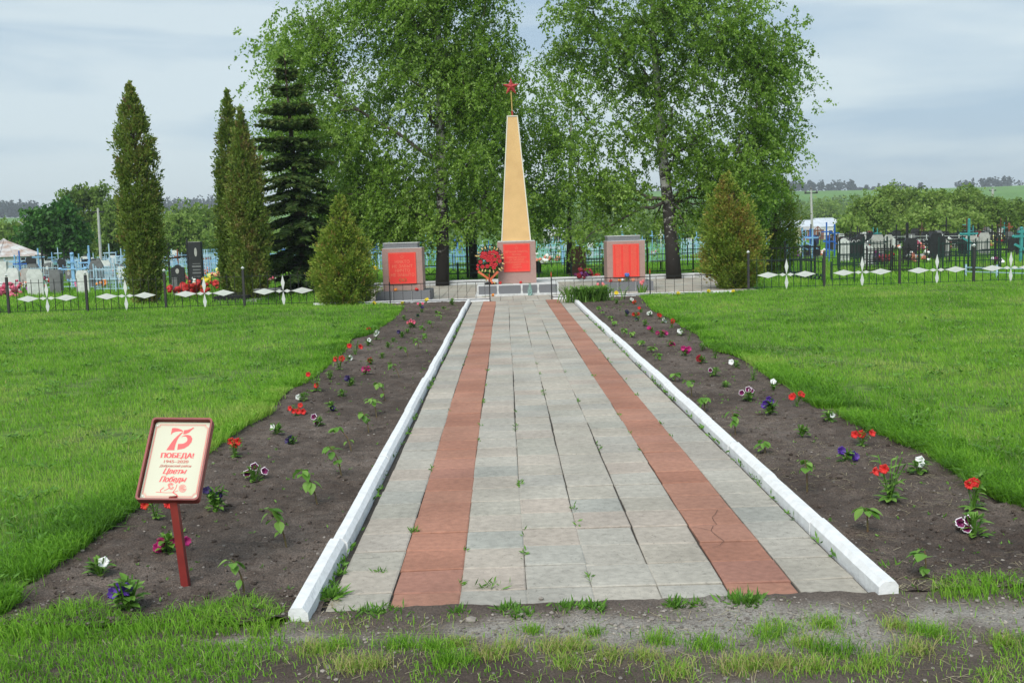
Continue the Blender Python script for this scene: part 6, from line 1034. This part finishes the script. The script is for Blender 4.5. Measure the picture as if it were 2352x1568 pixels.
def foliage_mesh(seed, kind):
    r = random.Random(seed); mb = MB()
    if kind == 'rosette':                                       # compact young petunia
        for k in range(44):
            a = r.uniform(0, 6.28); el = r.uniform(.05, 1.3); d = (math.cos(a)*math.cos(el), math.sin(a)*math.cos(el), math.sin(el)); h = r.uniform(.0, .055); ln = r.uniform(.024, .041)*(1.1-.35*el); ovate(mb, (d[0]*.018, d[1]*.018, h), d, (0, 0, 1), ln, ln*.64, t=r.random())
        for k in range(5): mb.tube([(0, 0, -.01), (r.uniform(-.03, .03), r.uniform(-.03, .03), .07)], .0025, 4, .1)
    elif kind == 'leafy':
        for k in range(70):
            a = r.uniform(0, 6.28); el = r.uniform(-.1, 1.1); d = (math.cos(a)*math.cos(el), math.sin(a)*math.cos(el), math.sin(el)); h = r.uniform(.0, .10); ln = r.uniform(.026, .043); ovate(mb, (d[0]*.035*r.random(), d[1]*.035*r.random(), h), d, (0, 0, 1), ln, ln*.64, t=r.random())
        for k in range(6): mb.tube([(0, 0, -.01), (r.uniform(-.04, .04), r.uniform(-.04, .04), .11)], .003, 4, .1)
    elif kind == 'lanky':                                       # tall open petunia with greyish narrow leaves
        for s_ in range(5):
            a = r.uniform(0, 6.28); tip = Vector((.06*math.cos(a), .06*math.sin(a), r.uniform(.13, .22))); mb.tube([(0, 0, -.01), tip*.5+Vector((0, 0, .02)), tip], .003, 4, .3)
            for k in range(7): q_ = r.uniform(.1, 1); b_ = tip*q_; a2 = r.uniform(0, 6.28); el = r.uniform(0, .7); ovate(mb, b_, (math.cos(a2)*math.cos(el), math.sin(a2)*math.cos(el), math.sin(el)), (0, 0, 1), r.uniform(.035, .055), .016, t=r.uniform(.3, 1))
        for k in range(8): a = r.uniform(0, 6.28); ovate(mb, (0, 0, .01), (math.cos(a), math.sin(a), .25), (0, 0, 1), r.uniform(.06, .085), .03, t=r.uniform(.3, 1))
    return mb.mesh('leaves')
FOL = {(k, s): foliage_mesh(s*7+len(k), k) for k in ('rosette', 'leafy', 'lanky') for s in range(3)}
for me in FOL.values(): me.materials.append(M_pl)
def bloom_mesh(rim, double=False):
    """open petunia trumpet facing +z: ruffled disc with a throat; rim faces take material 1"""
    mb = MB(); n = 20; rings = ((.0, -.022), (.006, -.012), (.014, -.002), (.024, .003), (.0285, .001)); vs = []
    for r, z in rings:
        for k in range(n): a = 2*math.pi*k/n; q_ = r/.0285; rr_ = max(r, .001)*(1+.10*q_*math.cos(5*a)); vs.append((rr_*math.cos(a), rr_*math.sin(a), z+.005*q_*math.sin(10*a+1)*q_-.006*q_*(1-math.cos(5*a))*.5))
    for i in range(4): mb.add([], [], 0); 
    mb.add(vs, [(i*n+k, i*n+(k+1) % n, (i+1)*n+(k+1) % n, (i+1)*n+k) for i in range(3) for k in range(n)]); o = len(mb.v)-len(vs)
    mb.f += [(o+3*n+k, o+3*n+(k+1) % n, o+4*n+(k+1) % n, o+4*n+k) for k in range(n)]; mb.t += [.5]*n; mb.mi += [1 if rim else 0]*n
    mb.tube([(0, 0, -.055), (0, 0, -.02)], [.002, .005], 5, mi=0)
    if double:
        for k in range(9): a = k*2.4; mb.add([(0, 0, .0), (.02*math.cos(a-.5), .02*math.sin(a-.5), .010), (.026*math.cos(a), .026*math.sin(a), .016), (.02*math.cos(a+.5), .02*math.sin(a+.5), .010)], [(0, 1, 2, 3)])
    return mb
BM = {}
def bloom(parent, col, loc, facing, s):
    base = {'purple_rim': 'purple', 'pink_rim': 'pink'}.get(col, col); key = col
    if key not in BM: me = bloom_mesh(col.endswith('_rim'), col in ('magenta', 'violet', 'navy')).mesh('bloom'); me.materials.append(FM[base]); me.materials.append(M_edge); BM[key] = me
    o = bpy.data.objects.new('bloom', BM[key]); COL.objects.link(o); o.parent = parent; o.location = loc; o.rotation_euler = Vector(facing).to_track_quat('Z', 'Y').to_euler(); o.scale = (s, s, s); return o
W_ = dict(red='red', white='white', magenta='magenta', navy='navy', violet='dark violet', purple_rim='white edged purple', pink_rim='pink and white', pink='pink', yellow='yellow', crimson='crimson', none='flowerless')
ORD = 'first second third fourth fifth sixth seventh eighth ninth tenth eleventh twelfth thirteenth fourteenth fifteenth sixteenth'.split()
# (zoom, x, y of the foot, kind, colour, bloom offsets in zoom pixels from the foot, size)
PLANTS = {'beside the red sign': [
 (B5, 715, 1195, 'leafy', 'violet', [(-40, -135), (-70, -110), (0, -130)], 1.45), (B5, 555, 1000, 'rosette', 'white', [(35, -85)], 1.25), (B5, 940, 868, 'rosette', 'magenta', [(-35, -70), (35, -65), (-55, -40), (105, -70)], 1.35), (B5, 865, 685, 'lanky', 'red', [(-55, -75), (80, -80)], .8), (B5, 1200, 645, 'leafy', 'navy', [(-40, -120), (20, -90)], 1.3),
 (B4, 255, 428, 'lanky', 'red', [(5, -100), (-20, -120), (25, -118)], .85), (B4, 390, 588, 'rosette', 'purple_rim', [(-48, -60), (5, -105), (80, -75)], 1.35), (B4, 660, 328, 'rosette', 'navy', [(-30, -30), (-10, -45)], 1.), (B4, 550, 265, 'rosette', 'white', [(-30, -55)], 1.2), (B4, 845, 196, 'rosette', 'purple_rim', [(-12, -25), (-28, -72)], 1.1), (B4, 690, 122, 'lanky', 'red', [(-45, -55), (30, -75), (15, -35), (50, -30), (-20, -35)], .6),
 (B1, 840, 1072, 'rosette', 'navy', [(15, -28)], 1.1), (B1, 585, 982, 'rosette', 'white', [(-45, -35)], 1.1), (B1, 940, 945, 'rosette', 'none', [], .9), (B1, 700, 895, 'lanky', 'red', [(-65, -160), (5, -60)], 1.15), (B1, 1020, 842, 'leafy', 'navy', [(-30, -75)], .95), (B1, 830, 778, 'leafy', 'none', [], .85), (B1, 1160, 738, 'rosette', 'magenta', [(-15, -50), (20, -52)], 1.2), (B1, 915, 695, 'lanky', 'red', [(-35, -100), (25, -102)], 1.), (B1, 1005, 612, 'rosette', 'white', [(10, -28)], 1.1), (B1, 1200, 642, 'rosette', 'crimson', [(-5, -42)], 1.1), (B1, 1310, 582, 'rosette', 'none', [], 1.), (B1, 1060, 548, 'lanky', 'red', [(-50, -82), (55, -70)], 1.), (B1, 1180, 472, 'rosette', 'white', [(12, -52)], 1.2), (B1, 1360, 500, 'leafy', 'none', [], .85), (B1, 1412, 445, 'rosette', 'none', [], 1.), (B1, 1255, 420, 'lanky', 'white', [(-5, -50), (10, -70)], .9), (B1, 1190, 345, 'lanky', 'red', [(-5, -30)], .7), (B1, 1490, 398, 'leafy', 'navy', [(-30, -52)], .9), (B1, 1575, 305, 'rosette', 'pink', [(-30, -45), (0, -60), (25, -50)], 1.4), (B1, 1600, 300, 'rosette', 'navy', [(-5, -30)], 1.), (B1, 1540, 352, 'rosette', 'none', [], 1.1), (B1, 1508, 238, 'rosette', 'none', [], 1.2), (B1, 1635, 208, 'rosette', 'navy', [(0, -18)], 1.), (B1, 1672, 165, 'leafy', 'navy', [(5, -52)], .9), (B1, 1655, 108, 'rosette', 'pink', [(-18, -35), (25, -35)], 1.1), (B1, 1950, 95, 'leafy', 'none', [], 1.4), (B1, 1710, 72, 'rosette', 'yellow', [(0, -32), (12, -38)], 1.1), (B1, 1495, 92, 'rosette', 'yellow', [(0, -28), (-6, -22)], 1.1), (B1, 1232, 92, 'rosette', 'yellow', [(0, -24), (8, -22)], 1.1)],
 'across from the sign': [
 (B3, 1810, 1142, 'rosette', 'purple_rim', [(-45, -110), (-100, -95), (-60, -60)], 1.5), (B3, 1805, 948, 'lanky', 'red', [(-10, -205), (-40, -190), (15, -195)], 1.15), (B3, 1205, 898, 'lanky', 'red', [(-95, -215), (-45, -235)], 1.45), (B3, 1412, 690, 'rosette', 'white', [(8, -75), (12, -95)], 1.3), (B3, 905, 602, 'rosette', 'violet', [(40, -50), (55, -40), (-40, -85)], 1.2), (B3, 1012, 487, 'lanky', 'red', [(-10, -95), (-55, -90), (70, -100)], .8), (B3, 585, 427, 'rosette', 'none', [], 1.05), (B3, 775, 317, 'rosette', 'white', [(25, -48)], 1.25), (B3, 548, 212, 'lanky', 'red', [(-30, -78), (25, -90), (-40, -70), (40, -84)], .62), (B3, 355, 278, 'leafy', 'violet', [(-30, -80), (-10, -110), (-45, -65), (5, -95)], 1.25), (B3, 212, 168, 'rosette', 'purple_rim', [(-60, -62), (-10, -82), (10, -75)], 1.25), (B3, 385, 98, 'rosette', 'white', [(-5, -62)], 1.05),
 (B2, 1395, 913, 'rosette', 'none', [], .95), (B2, 1475, 763, 'rosette', 'white', [(-40, -50)], 1.1), (B2, 1300, 825, 'rosette', 'purple_rim', [(-38, -50)], 1.2), (B2, 1620, 858, 'lanky', 'none', [], .85), (B2, 1185, 716, 'rosette', 'crimson', [(-20, -35), (-15, -45)], 1.25), (B2, 1195, 608, 'rosette', 'none', [], 1.), (B2, 1305, 682, 'lanky', 'none', [], .95), (B2, 1050, 656, 'rosette', 'magenta', [(0, -50), (20, -40), (-15, -62), (30, -55)], 1.3), (B2, 930, 572, 'rosette', 'magenta', [(5, -28), (18, -20)], 1.2), (B2, 855, 490, 'rosette', 'magenta', [(-35, -32), (15, -35), (35, -28)], 1.3), (B2, 1015, 474, 'rosette', 'white', [(-12, -40), (-5, -32)], 1.2), (B2, 1080, 522, 'lanky', 'none', [], .7), (B2, 770, 458, 'rosette', 'magenta', [(-25, -42), (-15, -36)], 1.15), (B2, 940, 414, 'lanky', 'red', [(10, -62), (5, -52)], .85), (B2, 715, 397, 'leafy', 'none', [], .9), (B2, 880, 368, 'rosette', 'white', [(5, -22), (-5, -32)], 1.2), (B2, 835, 335, 'lanky', 'red', [(-4, -34), (4, -28)], .8), (B2, 655, 358, 'rosette', 'navy', [(-10, -18)], 1.1), (B2, 750, 312, 'rosette', 'white', [(-8, -18), (8, -20)], 1.), (B2, 637, 315, 'rosette', 'red', [(-18, -22), (18, -24)], 1.1), (B2, 560, 305, 'leafy', 'navy', [(0, -42), (6, -34)], .9), (B2, 682, 280, 'rosette', 'red', [(-16, -45)], 1.1), (B2, 598, 198, 'rosette', 'white', [(0, -28), (8, -22)], 1.1), (B2, 625, 212, 'rosette', 'red', [(-5, -18), (3, -24)], 1.), (B2, 475, 210, 'leafy', 'yellow', [(0, -95), (6, -90), (-5, -90)], 1.05), (B2, 990, 140, 'rosette', 'yellow', [(0, -24), (6, -22)], 1.1), (B2, 1246, 125, 'rosette', 'yellow', [(0, -28), (6, -26)], 1.1), (B2, 1458, 122, 'rosette', 'yellow', [(0, -28), (-6, -26)], 1.1)]}
zl = lambda Z: float(abs(Z(0, 1)[1]-Z(0, 0)[1]))
for bed, L_ in PLANTS.items():
    cnt = {}
    for Z, x, y, kind, col, bl, s in sorted(L_, key=lambda q_: G(*q_[0](q_[1], q_[2]))[1]):
        g = G(*Z(x, y)); cnt[col] = cnt.get(col, 0)+1; g[2] = float(bed_z(g[0], g[1])); N_ = sum(1 for q_ in L_ if q_[4] == col)
        lab = f'{W_[col]} petunia, {ORD[cnt[col]-1]} of its colour from the front, bed {bed}' if col != 'yellow' else f'low yellow flower, {ORD[cnt[col]-1]} from the front along the bed {bed}'
        if col == 'none': lab = f'green petunia without flowers, {ORD[cnt[col]-1]} such from the front, bed {bed}'
        t = thing('petunia', lab, 'flower', g, 'petunias in the two flower beds'); me = FOL[(kind, random.randrange(3))]; o = bpy.data.objects.new('leaves', me); COL.objects.link(o); o.parent = t; o.rotation_euler = (0, 0, random.uniform(0, 6.28)); ks = s*(1 if kind != 'rosette' else 1.12); o.scale = (ks, ks, ks*random.uniform(.9, 1.1))
        pxm = g[1]*1.01/F_PX*zl(Z)
        for dx, dy in bl:
            lc = Vector((dx*pxm, random.uniform(-.02, .0), max(.03, -dy*pxm*1.02-.0))); f = (random.gauss(dx*pxm*6, .35), -1, random.uniform(.1, .7))
            bloom(t, col, lc, f, random.uniform(.85, 1.05)*(1.3 if g[1] > 11 else 1.))
            if lc.z > .09 and kind == 'lanky': obj('stalk', MB().tube([(0, 0, .02), (lc.x*.5, lc.y, lc.z*.6), lc+Vector((0, .03, -.01))], .0028, 4, .2), M_pl, t)
# seedlings: thin bending stems with drooping heart shaped leaves
SEED = {'beside the red sign': [(B4, 322, 1420, 240, 1160), (B4, 622, 1088, 505, 790), (B4, 838, 782, 735, 525), (B4, 1010, 557, 935, 335), (B4, 1082, 377, 975, 195), (B4, 1205, 247, 1165, 95), (B1, 1257, 1117, 1205, 945), (B1, 1337, 975, 1260, 805), (B1, 1467, 772, 1375, 615), (B1, 1547, 572, 1485, 470), (B1, 1645, 498, 1605, 400), (B1, 1700, 442, 1695, 350), (B1, 1765, 305, 1735, 232), (B1, 1862, 215, 1815, 225), (B1, 1690, 350, 1670, 285), (B1, 1850, 175, 1800, 145), (B1, 1885, 150, 1870, 105)],
 'across from the sign': [(B3, 1467, 1438, 1455, 1245), (B3, 1052, 1112, 1030, 945), (B3, 622, 822, 600, 590), (B3, 322, 542, 310, 455), (B3, 110, 412, 85, 245), (B2, 1215, 1132, 1210, 1005), (B2, 1107, 1002, 1080, 850), (B2, 967, 872, 965, 800), (B2, 830, 692, 825, 655), (B2, 770, 622, 782, 575), (B2, 680, 572, 682, 520), (B2, 602, 492, 605, 450), (B2, 547, 492, 540, 420), (B2, 462, 395, 460, 362), (B2, 432, 348, 428, 318), (B2, 352, 300, 350, 265), (B2, 322, 258, 320, 232)]}
for bed, L_ in SEED.items():
    for k, (Z, x, y, xt, yt) in enumerate(sorted(L_, key=lambda q_: G(*q_[0](q_[1], q_[2]))[1])):
        g = G(*Z(x, y)); g[2] = float(bed_z(g[0], g[1])); pxm = g[1]*1.01/F_PX*zl(Z); tip = Vector(((xt-x)*pxm, random.uniform(-.02, .02), max(.08, (y-yt)*pxm))); r = random.Random(k*31+len(bed))
        t = thing('seedling', f'spindly leafy seedling, {ORD[k] if k < 16 else "last"} from the front, bed {bed}', 'seedling', g, 'young plants along the kerbs')
        md = Vector((tip.x*.25, tip.y*.5, tip.z*.55)); pts = [Vector((0, 0, -.01)), md*.5+Vector((0, 0, .01)), md, md.lerp(tip, .55)+Vector((0, 0, .015)), tip]; obj('stem', MB().tube(pts, [.0052, .0047, .004, .0033, .0026], 5), M_sst, t); m_ = MB()
        for j in range(r.randint(9, 13)):
            q_ = r.uniform(.25, 1) if j > 3 else r.uniform(.8, 1); p = pts[1].lerp(tip, q_) if q_ < .6 else md.lerp(tip, (q_-.6)/.4); p = md.lerp(tip, max(0, (q_-.45)/.55)) if q_ > .45 else Vector((0, 0, 0)).lerp(md, q_/.45); a = r.uniform(0, 6.28); el = r.uniform(-.9, .05); d = Vector((math.cos(a)*math.cos(el), math.sin(a)*math.cos(el), math.sin(el))); pe = p+Vector((d.x, d.y, .2))*.02; m_.tube([p, pe], .0014, 4, .2); ln = r.uniform(.046, .075)*(1 if q_ > .5 else .75); ovate(m_, pe, d, (0, 0, 1), ln, ln*.78, .2, r.random())
        obj('leaves', m_, M_seed, t)
# day lily clump and pink tulips by the low railing
g = G(*B2(240, 186)); t = thing('day_lily', 'big clump of arching strap leaves at the end of the kerb', 'plant', (*g[:2], 0)); m_ = MB()
for k in range(420):
    a = random.uniform(0, 6.28); ln = random.uniform(.42, .72); o_ = Vector((random.gauss(0, .26), random.gauss(0, .12), 0)); d = Vector((math.cos(a), math.sin(a), 0)); s_ = Vector((-d.y, d.x, 0))*.013; pts = [o_+d*ln*q_*.6+Vector((0, 0, ln*(1.35*q_-.85*q_*q_)+.01)) for q_ in (0, .3, .6, .85, 1)]; vs = []
    for p, w_ in zip(pts, (.8, 1, .9, .6, .05)): vs += [p-s_*w_, p+s_*w_]
    m_.add(vs, [(2*i, 2*i+1, 2*i+3, 2*i+2) for i in range(4)], random.random())
obj('leaves', m_, M_pl, t)
for lab, x, y, heads in (('pair of pink tulips rising behind the day lily clump', 345, 128, [(-25, -88), (15, -90), (25, -78)]), ('tall pale pink tulips in front of the stele with names', 682, 128, [(8, -92), (-2, -102), (18, -112)])):
    g = G(*B2(x, y)); t = thing('tulip', lab, 'flower', (*g[:2], 0)); pxm = g[1]/F_PX*zl(B2)
    for dx, dy in heads: p = Vector((dx*pxm, 0, -dy*pxm)); obj('stem', MB().tube([(dx*pxm*.3, 0, -.01), (dx*pxm*.8, 0, p.z*.6), p], .006, 5), M_stem, t); obj('bloom', MB().lathe([(.006, -.03), (.032, -.01), (.036, .02), (.028, .05), (.016, .055)], p, 8), M_tul, t)
    m_ = MB(); [ovate(m_, (random.gauss(0, .03), 0, 0), (random.gauss(0, .3), random.gauss(0, .3), 1), (0, 1, 0), .3, .045, t=random.random()) for _ in range(6)]; obj('leaves', m_, M_pl, t)
